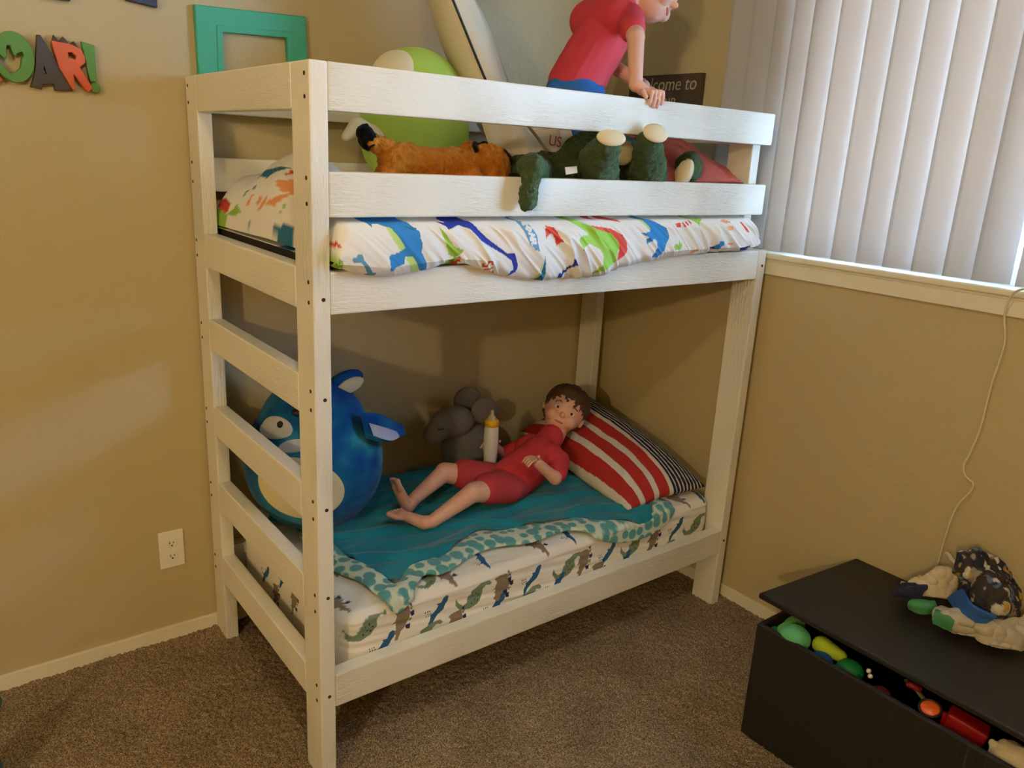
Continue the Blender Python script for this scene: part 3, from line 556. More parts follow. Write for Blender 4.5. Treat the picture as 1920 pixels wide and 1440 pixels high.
# ------------------------------------------------------------------ pillows
def pillow_grid(c00, c10, c11, c01, th, n=110, pw=2.6, wr=.004, s=0, bow=0):
    c00, c10, c11, c01 = [np.array(q, float) for q in (c00, c10, c11, c01)]
    u = np.linspace(-1, 1, n); A, Bq = np.meshgrid(u, u, indexing='ij')
    pin = .93+.07*np.abs(A*Bq)                                   # corners stick out a little
    a = (A*(pin if True else 1)+1)/2; b_ = (Bq*pin+1)/2
    M = (c00*((1-a)*(1-b_))[..., None]+c10*(a*(1-b_))[..., None]+c11*(a*b_)[..., None]+c01*((1-a)*b_)[..., None])
    nn = np.cross(c10-c00, c01-c00); nn = nn/np.linalg.norm(nn)
    h = th*((1-np.abs(A)**pw)*(1-np.abs(Bq)**pw))**.55
    w = wr*fbm(np.stack([A*3, Bq*3, A*0+s], -1), s)
    return M+nn*(h+w*(h > 0.01))[..., None]+nn*bow*((A**2+Bq**2)/2)[..., None], M-nn*(h*.8)[..., None], A, Bq
def pillow(name, cs, th, m, colf=None, parent=None, **k):
    T_, Bo, A, Bq = pillow_grid(*cs, th, **k); n = T_.shape[0]
    V = np.concatenate([T_.reshape(-1, 3), Bo.reshape(-1, 3)])
    a = np.arange(n*n).reshape(n, n); b_ = a+n*n
    f = lambda q: np.stack([q[:-1, :-1], q[1:, :-1], q[1:, 1:], q[:-1, 1:]], -1).reshape(-1, 4)
    st = lambda p, q: np.stack([p[:-1], q[:-1], q[1:], p[1:]], -1)
    F = np.concatenate([f(a), f(b_)[:, ::-1], st(a[0], b_[0]), st(b_[-1], a[-1]), st(b_[:, 0], a[:, 0]), st(a[:, -1], b_[:, -1])])
    me = bpy.data.meshes.new(name); me.from_pydata(V.tolist(), [], F.tolist()); me.validate()
    bmx = bmesh.new(); bmx.from_mesh(me); bmesh.ops.remove_doubles(bmx, verts=bmx.verts, dist=.00005); bmesh.ops.recalc_face_normals(bmx, faces=bmx.faces); bmx.to_mesh(me); bmx.free()
    o = link(name, me, m, parent)
    return o, me, T_, A, Bq
def striped(me, cs):
    V = verts(me); c00, c10, c11, c01 = [np.array(q) for q in cs]
    ex = c10-c00; u = ((V-c00)@ex)/(ex@ex)
    C_ = np.tile(np.array(lin((214, 206, 190))), (len(V), 1)); nav = np.array(lin((34, 32, 52))); red = np.array(lin((176, 44, 34)))
    C_[u > .62] = nav
    for k in range(8):
        c = .655+k*.042; C_[np.abs(u-c) < .006] = np.array(lin((205, 200, 192)))
    for a, b_ in ((.44, .57), (.24, .37), (.05, .17), (-.2, -.02)): C_[(u > a) & (u < b_)] = red
    return C_
cs = [(1.09, .09, .422), (1.445, .070, .432), (1.447, .70, .59), (1.13, .73, .47)]
PILC = paintmat('pillow_cotton', .85, .2, 800)
o, me, *_ = pillow('pillow', cs, .085, PILC, n=220, s=2); setcol(me, striped(me, cs))
tag(o, 'pillow with red and white bands and thin navy stripes at the lower bunk end', 'pillow')
RUST = mat('rust_cotton', (160, 62, 34), .8, bump=.2, bscale=600)
o, me, *_ = pillow('pillow', [(1.06, .10, 1.43), (1.412, .050, 1.447), (1.412, .44, 1.60), (1.03, .46, 1.56)], .05, RUST, s=5, wr=.008)
tag(o, 'rust red pillow leaning at the right end of the top bunk', 'pillow')
# cream throw pillow with black piping, standing
CREAM = mat('cream_canvas', (214, 200, 168), .85, bump=.3, bscale=500)
BLKP = mat('black_piping', (28, 24, 22), .6)
tp = empty('throw_pillow', (.72, .38, 1.55), 'cream throw pillow with black piping standing on its corner beside the lime plush', 'pillow')
pc = [(.47, .36, 1.99), (.765, .33, 1.475), (.90, .58, 1.475), (.61, .61, 2.01)]
o, me, T_, A, Bq = pillow('cushion', pc, .075, CREAM, parent=tp, s=3, n=90)
n = T_.shape[0]
ring = [T_[i, 0] for i in range(0, n, 3)]+[T_[-1, i] for i in range(0, n, 3)]+[T_[i, -1] for i in range(n-1, -1, -3)]+[T_[0, i] for i in range(n-1, -1, -3)]
tube('piping', ring, .0035, BLKP, tp, 6)

# ------------------------------------------------------------------ plush toys, top bunk
def plush(name, col, sc=260, bump=.8, var=.25): return mat(name, col, .95, bump=bump, bscale=sc, bdist=.004, var=var, vscale=90, sheen=.5, spec=.1)
LIME = mat('lime_velour', (168, 196, 82), .9, bump=.2, bscale=500, var=.06, vscale=12, sheen=.4, spec=.1)
IVORY = mat('ivory_velour', (226, 212, 170), .9, bump=.2, bscale=500, sheen=.3, spec=.1)
g = empty('plush_toy', (.525, .50, 1.38), 'large round lime green plush with an ivory horn on the top bunk', 'plush toy')
blob('body', [('e', (.525, .50, 1.54), (.158, .135, .172)), ('e', (.525, .50, 1.62), (.142, .125, .138))], LIME, g, .008, 8)
blob('horn', [('c', (.385, .455, 1.515), (.325, .45, 1.545), .028, .022), ('c', (.325, .45, 1.545), (.292, .45, 1.515), .022, .012)], IVORY, g, .005, 4)
blob('crest', [('e', (.462, .485, 1.655), (.075, .085, .088)), ], IVORY, g, .006, 4)
ORG = plush('orange_fur', (196, 112, 26), 180, 1, .35)
BLK = plush('black_fur', (28, 24, 20), 180, 1, .3)
fz = fuzz(.0045, 95)
t_ = empty('plush_toy', (.42, .2, 1.385), 'orange plush with black tipped ears lying on its belly on the top bunk', 'plush toy')
blob('body', [('c', (.285, .20, 1.475), (.40, .205, 1.455), .034, .044), ('c', (.40, .205, 1.455), (.53, .205, 1.460), .044, .046), ('e', (.56, .195, 1.462), (.060, .055, .055)), ('c', (.33, .2, 1.48), (.265, .185, 1.435), .028, .026), ('c', (.29, .2, 1.482), (.238, .205, 1.506), .026, .021), ('c', (.49, .22, 1.47), (.505, .21, 1.497), .026, .022), ('c', (.49, .17, 1.44), (.47, .13, 1.42), .03, .022)], ORG, t_, .004, 5, disp=fz)
blob('tail_tip', [('c', (.232, .208, 1.510), (.220, .205, 1.525), .024, .019)], BLK, t_, .003, 3, disp=fuzz(.003, 110))
blob('ear', [('c', (.593, .18, 1.490), (.607, .17, 1.478), .017, .013)], BLK, t_, .003, 3)
blob('ear', [('c', (.562, .24, 1.503), (.575, .235, 1.512), .014, .012)], BLK, t_, .003, 3)
tube('stripe', [(.505, .168, 1.498), (.507, .18, 1.508), (.520, .20, 1.515), (.535, .215, 1.514)], .006, BLK, t_)
blob('nose', [('e', (.598, .135, 1.441), (.016, .014, .011))], BLK, t_, .003, 2)
DG = plush('green_fur', (64, 76, 44), 170, 1, .35)
SOLE = mat('cream_felt', (226, 206, 162), .9, bump=.3, bscale=400)
d = empty('plush_dinosaur', (.85, .15, 1.38), 'dark green plush dinosaur with cream soles poking out between the top rails', 'plush toy')
fz2 = fuzz(.0035, 100, 4)
blob('body', [('e', (.80, .20, 1.445), (.20, .095, .065)), ('e', (1.02, .22, 1.46), (.16, .10, .08)), ('c', (.850, .09, 1.435), (.79, .035, 1.49), .054, .050), ('c', (.79, .035, 1.49), (.765, -.015, 1.522), .046, .036), ('c', (1.035, .09, 1.43), (.965, .03, 1.49), .054, .050), ('c', (.965, .03, 1.49), (.912, -.02, 1.538), .044, .036), ('e', (.92, .13, 1.482), (.19, .06, .080)), ('e', (.885, .155, 1.505), (.11, .05, .062)),
     ('c', (.68, .14, 1.455), (.575, .045, 1.468), .040, .030), ('c', (.575, .045, 1.468), (.530, -.022, 1.475), .028, .025), ('c', (.530, -.027, 1.473), (.514, -.030, 1.388), .024, .020)], DG, d, .004, 5, disp=fz2)
def sole(c, r, tilt, par, m=SOLE, yaw_=0):
    return blob('sole', [('e', c, r, Matrix.Rotation(yaw_, 4, 'Z') @ Matrix.Rotation(tilt, 4, 'X'))], m, par, .003, 2)
sole((.756, -.040, 1.545), (.037, .024, .012), .9, d, yaw_=-.5)
sole((.905, -.044, 1.564), (.034, .029, .012), .9, d, yaw_=-.4)
blob('belly_patch', [('e', (.898, .060, 1.512), (.040, .022, .032))], SOLE, d, .004, 3)
h = blob('paw', [('e', (1.21, .10, 1.478), (.042, .038, .052), Matrix.Rotation(.35, 4, 'Y'))], DG, d, .004, 3, disp=fz2)
blob('paw_pad', [('e', (1.176, .085, 1.466), (.020, .030, .046), Matrix.Rotation(.4, 4, 'Y'))], SOLE, d, .004, 3)
TAGM = mat('label_cloth', (236, 230, 214), .8)
sheet_obj('care_tag', catnet([[(.692, .050, 1.470), (.727, .045, 1.474)], [(.688, .040, 1.452), (.722, .035, 1.458)]], 8, 10), .001, TAGM, d)
# cream drawstring bag with red letters hanging behind the rail
cb = empty('cloth_bag', (.70, .26, 1.40), 'cream cloth bag with red lettering behind the top guard rail', 'bag')
netb = [[(.60, .30, 1.60), (.68, .25, 1.60), (.76, .22, 1.60), (.83, .20, 1.585)], [(.61, .27, 1.53), (.68, .22, 1.53), (.76, .19, 1.52), (.85, .19, 1.52)], [(.63, .25, 1.45), (.69, .20, 1.46), (.76, .18, 1.46), (.85, .19, 1.465)], [(.65, .24, 1.39), (.70, .2, 1.39), (.77, .19, 1.39), (.86, .2, 1.40)]]
Pn = catnet(netb, 50, 60); Pn[..., 1] += .010*vnoise(np.stack([Pn[..., 0]*45, Pn[..., 2]*8, Pn[..., 0]*0], -1), 8)
sheet_obj('bag_cloth', Pn, .006, CREAM, cb)
REDL = mat('red_print', (186, 74, 52), .8)
fr_ = Matrix.Translation((.735, .172, 1.522)) @ Matrix.Rotation(math.radians(90), 4, 'X') @ Matrix.Rotation(math.radians(-5), 4, 'Z')
text_me('lettering', 'US', .038, .001, REDL, fr_, cb)
tube('drawstring', [(.655, .19, 1.585), (.69, .165, 1.54), (.715, .15, 1.505)], .004, mat('grey_cord', (150, 140, 120), .9), cb, 6)

# ------------------------------------------------------------------ plush toys, lower bunk
BLUEC = paintmat('blue_velour', .95, .4, 350, .0015, sheen=.12, spec=.05)
def bluef(V):
    n = fbm(V*np.array([11, 11, 16]), 12, 4)[:, None]; t = np.clip(n*.9+.45, 0, 1)
    a = np.array(lin((18, 66, 128))); b_ = np.array(lin((36, 116, 142))); c = np.array(lin((64, 150, 160)))
    C_ = a*(1-t)+b_*t; t2 = np.clip((n-.35)*1.4, 0, .6); return C_*(1-t2)+c*t2
bw = empty('plush_toy', (.215, .47, .405), 'big round blue plush with cream belly and small ears on the lower bunk', 'plush toy')
BC = Vector((.228, .47, .600))
def surf(d_, off=.003):
    d_ = Vector(d_).normalized(); best = 0
    for c_, ra in ((BC, (.178, .19, .185)), (Vector((.228, .47, .68)), (.140, .15, .145))):
        o_ = BC-c_; A_ = sum((d_[i]/ra[i])**2 for i in range(3)); Bb = sum(o_[i]*d_[i]/ra[i]**2 for i in range(3)); Cc = sum((o_[i]/ra[i])**2 for i in range(3))-1
        D = Bb*Bb-A_*Cc
        if D > 0: best = max(best, (-Bb+math.sqrt(D))/A_)
    return (BC+d_*(best+off))[:]
body = blob('body', [('e', BC, (.178, .19, .185)), ('e', (.228, .47, .68), (.140, .15, .145))], BLUEC, bw, .007, 8, colf=bluef)
def patch(name, dir_, w, h_, m, parent, rot=0, th=.004, poly=None, cen=BC, rad=(.178, .19, .185), n=26):
    """shape lying on the plush body: polar grid of rays pushed out onto the ellipsoid"""
    dir_ = Vector(dir_).normalized(); a = dir_.orthogonal().normalized()
    upv = Vector((0, 0, 1)); s_ = dir_.cross(upv).normalized(); v_ = s_.cross(dir_).normalized()
    rows = []
    for r in np.linspace(.02, 1, 12):
        row = []
        for k in range(n*2):
            t = 2*math.pi*k/(n*2); q = (math.cos(t), math.sin(t)) if poly is None else poly(t)
            x = r*q[0]*w; y = r*q[1]*h_; x, y = x*math.cos(rot)-y*math.sin(rot), x*math.sin(rot)+y*math.cos(rot)
            d_ = (dir_+s_*x+v_*y).normalized()
            def hit(c_, ra):
                o = cen-c_; A_ = sum((d_[i]/ra[i])**2 for i in range(3)); Bb = sum(o[i]*d_[i]/ra[i]**2 for i in range(3)); Cc = sum((o[i]/ra[i])**2 for i in range(3))-1
                D = Bb*Bb-A_*Cc; return (-Bb+math.sqrt(D))/A_ if D > 0 else 0
            dist = max(hit(cen, rad), hit(Vector((.228, .47, .68)), (.140, .15, .145)))+th*(1 if r < .97 else .0)
            row.append((cen+d_*dist)[:])
        rows.append(row)
    rows = np.array(rows); me = grid_me(rows, closev=True, name=name)
    b2 = bmesh.new(); b2.from_mesh(me); b2.verts.ensure_lookup_table(); b2.faces.new([b2.verts[k] for k in range(n*2)]); bmesh.ops.recalc_face_normals(b2, faces=b2.faces); b2.to_mesh(me); b2.free()
    return link(name, me, m, parent)
BELLY = mat('cream_velour', (226, 208, 160), .9, bump=.2, bscale=500, sheen=.3, spec=.1)
patch('belly', (-.54, -.72, -.06), .72, .50, BELLY, bw, .15)
EYEW = mat('grey_white_felt', (184, 184, 176), .85, bump=.2, bscale=500)
eye = patch('eye_patch', (-.62, -.26, .62), .30, .15, EYEW, bw, -.1, .005)
patch('snout_patch', (-.50, -.60, .48), .24, .09, mat('pale_grey_felt', (200, 204, 206), .85), bw, -.2, .005)
blob('pupil', [('e', surf((-.55, -.33, .66)), (.009, .009, .009))], BLKP, bw, .002, 1)
blob('nose', [('e', surf((-.36, -.45, .84)), (.022, .016, .012))], BLKP, bw, .003, 2)
ea = blob('ear', [('e', (.300, .44, .808), (.058, .022, .030), Matrix.Rotation(-.35, 4, 'Y'))], BLUEC, bw, .004, 3, colf=bluef)
blob('inner_ear', [('e', (.310, .420, .806), (.040, .008, .020), Matrix.Rotation(-.3, 4, 'Y'))], IVORY, ea, .003, 2)
blob('ear', [('e', (.205, .56, .805), (.030, .020, .034), Matrix.Rotation(.2, 4, 'Y'))], BLUEC, bw, .004, 3, colf=bluef)
LAV = mat('lavender_satin', (176, 184, 216), .5)
wg = sheet_obj('fin', catnet([[(.290, .330, .765), (.355, .33, .745), (.435, .36, .690)], [(.295, .305, .700), (.35, .30, .680), (.440, .355, .668)]], 20, 24), .016, BLUEC, bw, bluef)
sheet_obj('fin_lining', catnet([[(.305, .308, .738), (.345, .300, .722), (.410, .335, .686)], [(.312, .296, .706), (.36, .292, .686), (.415, .335, .676)]], 14, 14), .004, LAV, wg)
bw.scale = (1.10, 1.10, 1.10); bw.location = (.214, .540, .398)
GREYP = mat('grey_plush', (120, 112, 98), .95, bump=.8, bscale=220, bdist=.003, var=.15, vscale=60, sheen=.3, spec=.1)
e = empty('plush_elephant', (.82, .66, .42), 'grey plush elephant with big ears sitting against the wall on the lower bunk', 'plush toy')
blob('body', [('e', (.86, .67, .49), (.10, .075, .09))], GREYP, e, .006, 4)
hd = blob('head', [('e', (.79, .655, .60), (.075, .06, .055)), ('c', (.74, .645, .60), (.695, .635, .575), .048, .036)], GREYP, e, .005, 5)
blob('ear', [('e', (.872, .70, .655), (.056, .018, .048))], GREYP, e, .004, 3)
blob('ear', [('e', (.905, .635, .628), (.058, .018, .046), Matrix.Rotation(.3, 4, 'Y'))], GREYP, e, .004, 3)
tube('eyelid', [(.690, .600, .607), (.700, .597, .603), (.712, .597, .606)], .0025, BLKP, hd, 6)
bt = empty('baby_bottle', (.815, .47, .43), 'small baby bottle with a yellow collar on the lower bunk', 'bottle')
def lathe(name, prof, c, m, par, seg=24):
    rows = np.array([[(c[0]+r*math.cos(a), c[1]+r*math.sin(a), c[2]+z) for a in np.linspace(0, 2*math.pi, seg, endpoint=False)] for r, z in prof])
    return link(name, grid_me(rows, closev=True, name=name, flip=True), m, par)
CLEAR = mat('clear_plastic', (206, 200, 190), .2)
lathe('bottle_body', [(.001, .0), (.024, .002), (.025, .03), (.022, .08), (.025, .13), (.024, .185), (.020, .192)], (.815, .47, .445), CLEAR, bt)
lathe('collar', [(.020, 0), (.0235, .002), (.0235, .018), (.019, .024), (.010, .026)], (.815, .47, .636), mat('yellow_plastic', (224, 170, 20), .35), bt)
lathe('teat', [(.015, 0), (.012, .008), (.006, .014), (.0055, .026), (.003, .030), (.0005, .031)], (.815, .47, .661), mat('silicone', (190, 170, 130), .3), bt)

# ------------------------------------------------------------------ wall decor
def wallframe(x, z): return Matrix.Translation((x, YB-.001, z)) @ Matrix.Rotation(math.pi/2, 4, 'X')   # local x->+x, y->+z, z->-y
LG = mat('green_painted_wood', (92, 142, 58), .6); LD = mat('charcoal_painted_wood', (72, 66, 58), .6); LO = mat('orange_painted_wood', (212, 92, 42), .6)
sg = empty('word_sign', (-.33, YB-.01, 1.64), 'ROAR wall letters in orange, green and charcoal wood with a footprint cut-out', 'sign')
fo = wallframe(0, 0); th = .018
def circ(cx, cz, rx, rz, n=36, a0=0): return [(cx+rx*math.cos(a0+2*math.pi*k/n), cz+rz*math.sin(a0+2*math.pi*k/n)) for k in range(n)]
cx, cz = -.384, 1.652
foot = [(-.414, 1.638), (-.417, 1.652), (-.411, 1.655), (-.404, 1.646), (-.398, 1.650), (-.397, 1.667), (-.395, 1.676), (-.389, 1.677), (-.387, 1.666), (-.381, 1.653), (-.377, 1.660), (-.366, 1.665), (-.363, 1.658), (-.369, 1.650), (-.370, 1.642), (-.373, 1.630), (-.383, 1.620), (-.394, 1.616), (-.402, 1.625)]
poly_prism('letter_o', circ(cx, cz, .042, .056), [foot], th, LG, fo @ Matrix.Translation((0, 0, .006)), sg)
poly_prism('letter_r', [(-.50, 1.59), (-.50, 1.705), (-.455, 1.705), (-.430, 1.69), (-.430, 1.655), (-.445, 1.640), (-.410, 1.600), (-.424, 1.588), (-.455, 1.625), (-.470, 1.590)], [[(-.48, 1.66), (-.46, 1.66), (-.455, 1.672), (-.46, 1.682), (-.48, 1.682)]], th, LO, fo, sg)
poly_prism('letter_a', [(-.331, 1.707), (-.324, 1.707), (-.262, 1.590), (-.305, 1.586), (-.306, 1.600), (-.330, 1.597), (-.332, 1.586), (-.356, 1.590), (-.350, 1.603), (-.343, 1.626), (-.337, 1.665)], [[(-.326, 1.622), (-.318, 1.622), (-.323, 1.641)]], th, LD, fo, sg)
poly_prism('letter_r', [(-.303, 1.697), (-.262, 1.694), (-.240, 1.684), (-.234, 1.668), (-.234, 1.654), (-.247, 1.644), (-.222, 1.597), (-.232, 1.588), (-.238, 1.590), (-.262, 1.626), (-.262, 1.592), (-.267, 1.588), (-.292, 1.638)], [[(-.270, 1.662), (-.270, 1.674), (-.262, 1.675), (-.253, 1.668), (-.256, 1.660)]], th, LO, fo @ Matrix.Translation((0, 0, .005)), sg)
poly_prism('spikes', [(-.302, 1.690), (-.296, 1.711), (-.286, 1.698), (-.276, 1.710), (-.264, 1.694), (-.254, 1.702), (-.242, 1.684), (-.260, 1.672)], [], th-.004, LD, fo, sg)
poly_prism('exclamation_mark', [(-.238, 1.703), (-.210, 1.697), (-.212, 1.614), (-.226, 1.613)], [], th, LG, fo, sg)
poly_prism('exclamation_dot', circ(-.217, 1.599, .012, .012, 20), [], th, LG, fo @ Matrix.Translation((0, 0, .002)), sg)
NAVY = mat('navy_painted_wood', (52, 56, 74), .6)
o = poly_prism('wall_letter', [(-.128, 1.810), (-.058, 1.803), (-.056, 1.93), (-.130, 1.93)], [], .022, NAVY, fo); tag(o, 'navy wooden wall letter base cut off at the photo top', 'wall letter', None)
o = poly_prism('wall_letter', [(-.314, 1.790), (-.254, 1.790), (-.254, 1.93), (-.314, 1.93)], [], .022, LD, fo); tag(o, 'charcoal wooden wall letter just above the ROAR letters', 'wall letter', None)
# empty teal picture frame
TEALP = mat('teal_painted_wood', (72, 176, 142), .55, bump=.2, bscale=60, var=.06, vscale=10, stretch=(1, 8, 1))
frm = empty('picture_frame', (.187, YB-.01, 1.70), 'empty teal wooden picture frame on the wall above the bed end', 'picture frame')
O = [(.036, 1.585), (.344, 1.585), (.336, 1.834), (.034, 1.823)]; I = [(.100, 1.645), (.286, 1.645), (.279, 1.773), (.102, 1.765)]
poly_prism('frame_moulding', O, [I], .020, TEALP, fo, frm, .003)
poly_prism('frame_lip', [(.085, 1.630), (.301, 1.630), (.294, 1.788), (.087, 1.780)], [I], .004, TEALP, fo @ Matrix.Translation((0, 0, .019)), frm, .001)
# wall outlet
ot = empty('wall_outlet', (-.117, YB-.004, .30), 'ivory duplex wall outlet left of the bunk bed', 'outlet')
box('cover_plate', (-.153, YB-.006, .240), (-.082, YB, .360), PLAST, ot, .003)
for zc in (.321, .279):
    s_ = poly_prism('socket', [(-.1175+.0165*math.cos(a)*(1), zc+max(-.0125, min(.0125, .0165*math.sin(a)))) for a in np.linspace(0, 2*math.pi, 32, endpoint=False)], [], .003, PLAST, fo @ Matrix.Translation((0, 0, .0055)), ot, .0006)
    for x0, x1, z0, z1 in ((-.1245, -.1225, -.002, .006), (-.1135, -.1115, -.001, .005), (-.1195, -.1155, -.0095, -.0045)):
        q = box('slot', (x0, YB-.0099, zc+z0), (x1, YB-.009, zc+z1), DARK, None, 0); q.parent = s_; q.matrix_parent_inverse = world_of(s_).inverted()
box('cover_screw', (-.1195, YB-.0072, .298), (-.1155, YB-.005, .302), PLAST, ot, .0005)
# sign on the right wall
SB = mat('dark_brown_sign_board', (78, 62, 48), .7, var=.2, vscale=30, stretch=(1, 1, 6))
sn = empty('wooden_sign', (XR-.012, .51, 1.72), 'dark wooden sign with pale handwritten words come to CRIB behind the top rail', 'sign')
o = box('board', (XR-.022, .368, 1.64), (XR, .70, 1.785), SB, sn, .002, 'y')
LETW = mat('pale_lettering', (186, 172, 142), .8)
mw = Matrix.Translation((XR-.0232, .688, 1.733)) @ Matrix.Rotation(-math.pi/2, 4, 'Z') @ Matrix.Rotation(math.pi/2, 4, 'X')
text_me('lettering', 'Welcome to', .062, .001, LETW, mw, sn, .15, .95)
mw2 = Matrix.Translation((XR-.0232, .565, 1.675)) @ Matrix.Rotation(-math.pi/2, 4, 'Z') @ Matrix.Rotation(math.pi/2, 4, 'X')
text_me('lettering', 'CRIB', .048, .001, LETW, mw2, sn, 0, .95)
# cord from the sill down behind the chest
CORDM = mat('ivory_cord', (222, 208, 170), .6)
cp = catmull([(XR-.03, -.80, 1.245), (1.505, -.745, 1.246), (1.515, -.712, 1.225), (1.528, -.700, 1.17), (1.535, -.712, 1.10), (1.54, -.702, .989), (1.54, -.699, .871), (1.54, -.688, .793), (1.54, -.680, .757), (1.54, -.690, .730), (1.54, -.712, .716), (1.54, -.709, .690), (1.54, -.685, .636), (1.54, -.674, .551), (1.545, -.669, .467), (1.548, -.66, .40), (1.551, -.655, .35)], 120)
o = tube('cord', cp.tolist(), .0028, CORDM, None, 8); tag(o, 'thin ivory cord hanging from the window sill down the right wall', 'cord')

# ------------------------------------------------------------------ woven chest with lid
m, nt, b = nodes('black_woven'); b.inputs['Base Color'].default_value = (*lin((30, 26, 20)), 1); b.inputs['Roughness'].default_value = .55
co = nt.nodes.new('ShaderNodeTexCoord'); br = nt.nodes.new('ShaderNodeTexBrick'); br.inputs['Scale'].default_value = 28; br.inputs['Mortar Size'].default_value = .04
br.inputs['Color1'].default_value = (1, 1, 1, 1); br.inputs['Color2'].default_value = (.7, .7, .7, 1); br.inputs['Mortar'].default_value = (0, 0, 0, 1)
mp = nt.nodes.new('ShaderNodeMapping'); mp.inputs['Rotation'].default_value = (0, 0, .0); nt.links.new(co.outputs['Object'], mp.inputs[0]); nt.links.new(mp.outputs[0], br.inputs['Vector'])
bp = nt.nodes.new('ShaderNodeBump'); bp.inputs['Strength'].default_value = .5; bp.inputs['Distance'].default_value = .003; nt.links.new(br.outputs['Color'], bp.inputs['Height']); nt.links.new(bp.outputs[0], b.inputs['Normal'])
WOV = m
ch = empty('toy_chest', (1.28, -.90, 0), 'black woven toy chest against the right wall, its lid ajar over toys', 'chest')
cx0, cx1, cy0, cy1, ct = 1.020, 1.540, -1.42, -.467, .340
box('side_panel', (cx0, cy0, -.004), (cx0+.014, cy1, ct), WOV, ch, .004, 'y')
box('side_panel', (cx1-.014, cy0, -.004), (cx1, cy1, ct), WOV, ch, .004, 'y')
box('end_panel', (cx0+.014, cy1-.014, -.004), (cx1-.014, cy1, ct), WOV, ch, .004)
box('end_panel', (cx0+.014, cy0, -.004), (cx1-.014, cy0+.014, ct), WOV, ch, .004)
box('bottom_panel', (cx0+.014, cy0+.014, .0), (cx1-.014, cy1-.014, .012), WOV, ch, 0)
lid = box('lid', (-.25, -.50, -.008), (.25, .50, .008), WOV, None, .006, 'y', 3)
lid.matrix_basis = Matrix.Translation((1.311, -.932, .371)) @ Matrix.Rotation(math.radians(4.6), 4, 'Y') @ Matrix.Rotation(math.radians(90), 4, 'Z')
lid.parent = ch; lid.matrix_parent_inverse = world_of(ch).inverted()
# toys in the chest
def toy(name, label, cat, prims, m, vox=.004, sm=4, **k):
    o = blob(name, prims, m, None, vox, sm, **k); tag(o, label, cat); return o
MINT = mat('mint_plush', (96, 176, 112), .85, var=.12, vscale=30, sheen=.3)
toy('stuffed_ball', 'pale mint green stuffed ball at the left end of the open chest', 'toy', [('e', (1.060, -.556, .330), (.040, .040, .034))], MINT)
toy('stuffed_toy', 'green crinkled soft toy behind the mint ball in the chest', 'toy', [('e', (1.112, -.518, .322), (.040, .024, .032)), ('e', (1.082, -.510, .312), (.028, .018, .028))], mat('green_plush', (104, 178, 84), .85, bump=.8, bscale=40, bdist=.01, sheen=.3))
toy('stuffed_toy', 'dark green soft toy tucked into the chest corner', 'toy', [('e', (1.058, -.496, .310), (.020, .012, .022))], mat('deep_green_plush', (30, 128, 80), .85, sheen=.3))
toy('stuffed_toy', 'lime yellow soft toy under the front lid edge', 'toy', [('c', (1.095, -.612, .328), (1.102, -.662, .322), .024, .016)], mat('lime_plush', (176, 196, 40), .85, bump=.6, bscale=60, bdist=.006, sheen=.3))
toy('toy_ball', 'blue toy ball low beside the lime toy in the chest', 'toy', [('e', (1.064, -.636, .312), (.022, .028, .018))], mat('blue_toy', (24, 86, 150), .5))
toy('stuffed_toy', 'dark green round toy in the middle of the chest opening', 'toy', [('e', (1.082, -.700, .310), (.032, .034, .028))], mat('forest_toy', (20, 122, 52), .6, bump=.5, bscale=80, bdist=.004))
for k, (x, y, z) in enumerate(((1.082, -.745, .338), (1.073, -.755, .333))):
    o = toy('bead', 'small white bead beside the dark green toy', 'bead', [('e', (x, y, z), (.006, .006, .006))], PLAST, .0015, 1); o['group'] = 'white beads in the toy chest'
OR2 = mat('orange_plastic', (236, 104, 36), .35)
ow = empty('toy_disc', (1.07, -.95, .31), 'round orange toy on a dull green strap inside the chest', 'toy')
blob('disc', [('e', (1.068, -.900, .340), (.021, .021, .009), Matrix.Rotation(-.35, 4, 'Y'))], OR2, ow, .002, 2)
tube('disc_rim', [(1.068+.022*math.cos(a), -.900+.023*math.sin(a), .340+.008*math.cos(a)) for a in np.linspace(0, 2*math.pi, 24)], .003, BLKP, ow, 6)
sheet_obj('strap', catnet([[(1.112, -.815, .344), (1.100, -.848, .340), (1.082, -.882, .334)], [(1.124, -.818, .344), (1.110, -.856, .340), (1.092, -.888, .334)]], 6, 20), .004, mat('olive_strap', (130, 128, 70), .8), ow)
toy('toy_shape', 'small dark red twisted toy in the chest behind the orange disc', 'toy', [('c', (1.104, -.832, .346), (1.112, -.852, .342), .008, .008), ('c', (1.104, -.852, .344), (1.118, -.836, .345), .006, .006)], mat('dark_red_toy', (150, 30, 26), .5), .003)
RT = mat('red_plastic', (150, 20, 18), .4, bump=.3, bscale=30, bdist=.006)
rb = box_me(.05, .085, .06, .008, 3, 'toy_block'); o = link('toy_block', rb, RT, None, False); o.matrix_basis = Matrix.Translation((1.104, -.965, .310)) @ Matrix.Rotation(.25, 4, 'Z') @ Matrix.Rotation(.2, 4, 'X'); tag(o, 'red plastic toy with bars near the right of the chest opening', 'toy')
for k in range(2):
    q = box('toy_bar', (1.074, -.946+k*.014, .300), (1.082, -.938+k*.014, .343), RT, None, .001); q.parent = o; q.matrix_parent_inverse = world_of(o).inverted()
toy('stuffed_toy', 'pale cream furry toy at the right end of the chest opening', 'toy', [('c', (1.085, -1.065, .312), (1.085, -1.22, .318), .040, .050), ('e', (1.075, -1.030, .335), (.010, .008, .010))], mat('cream_fur', (206, 186, 140), .95, bump=.8, bscale=200, bdist=.003, sheen=.3), disp=fuzz(.003, 90))
toy('stuffed_toy', 'dark red toy low at the middle of the chest', 'toy', [('e', (1.068, -.790, .312), (.018, .022, .012))], mat('maroon_toy', (110, 24, 26), .6))

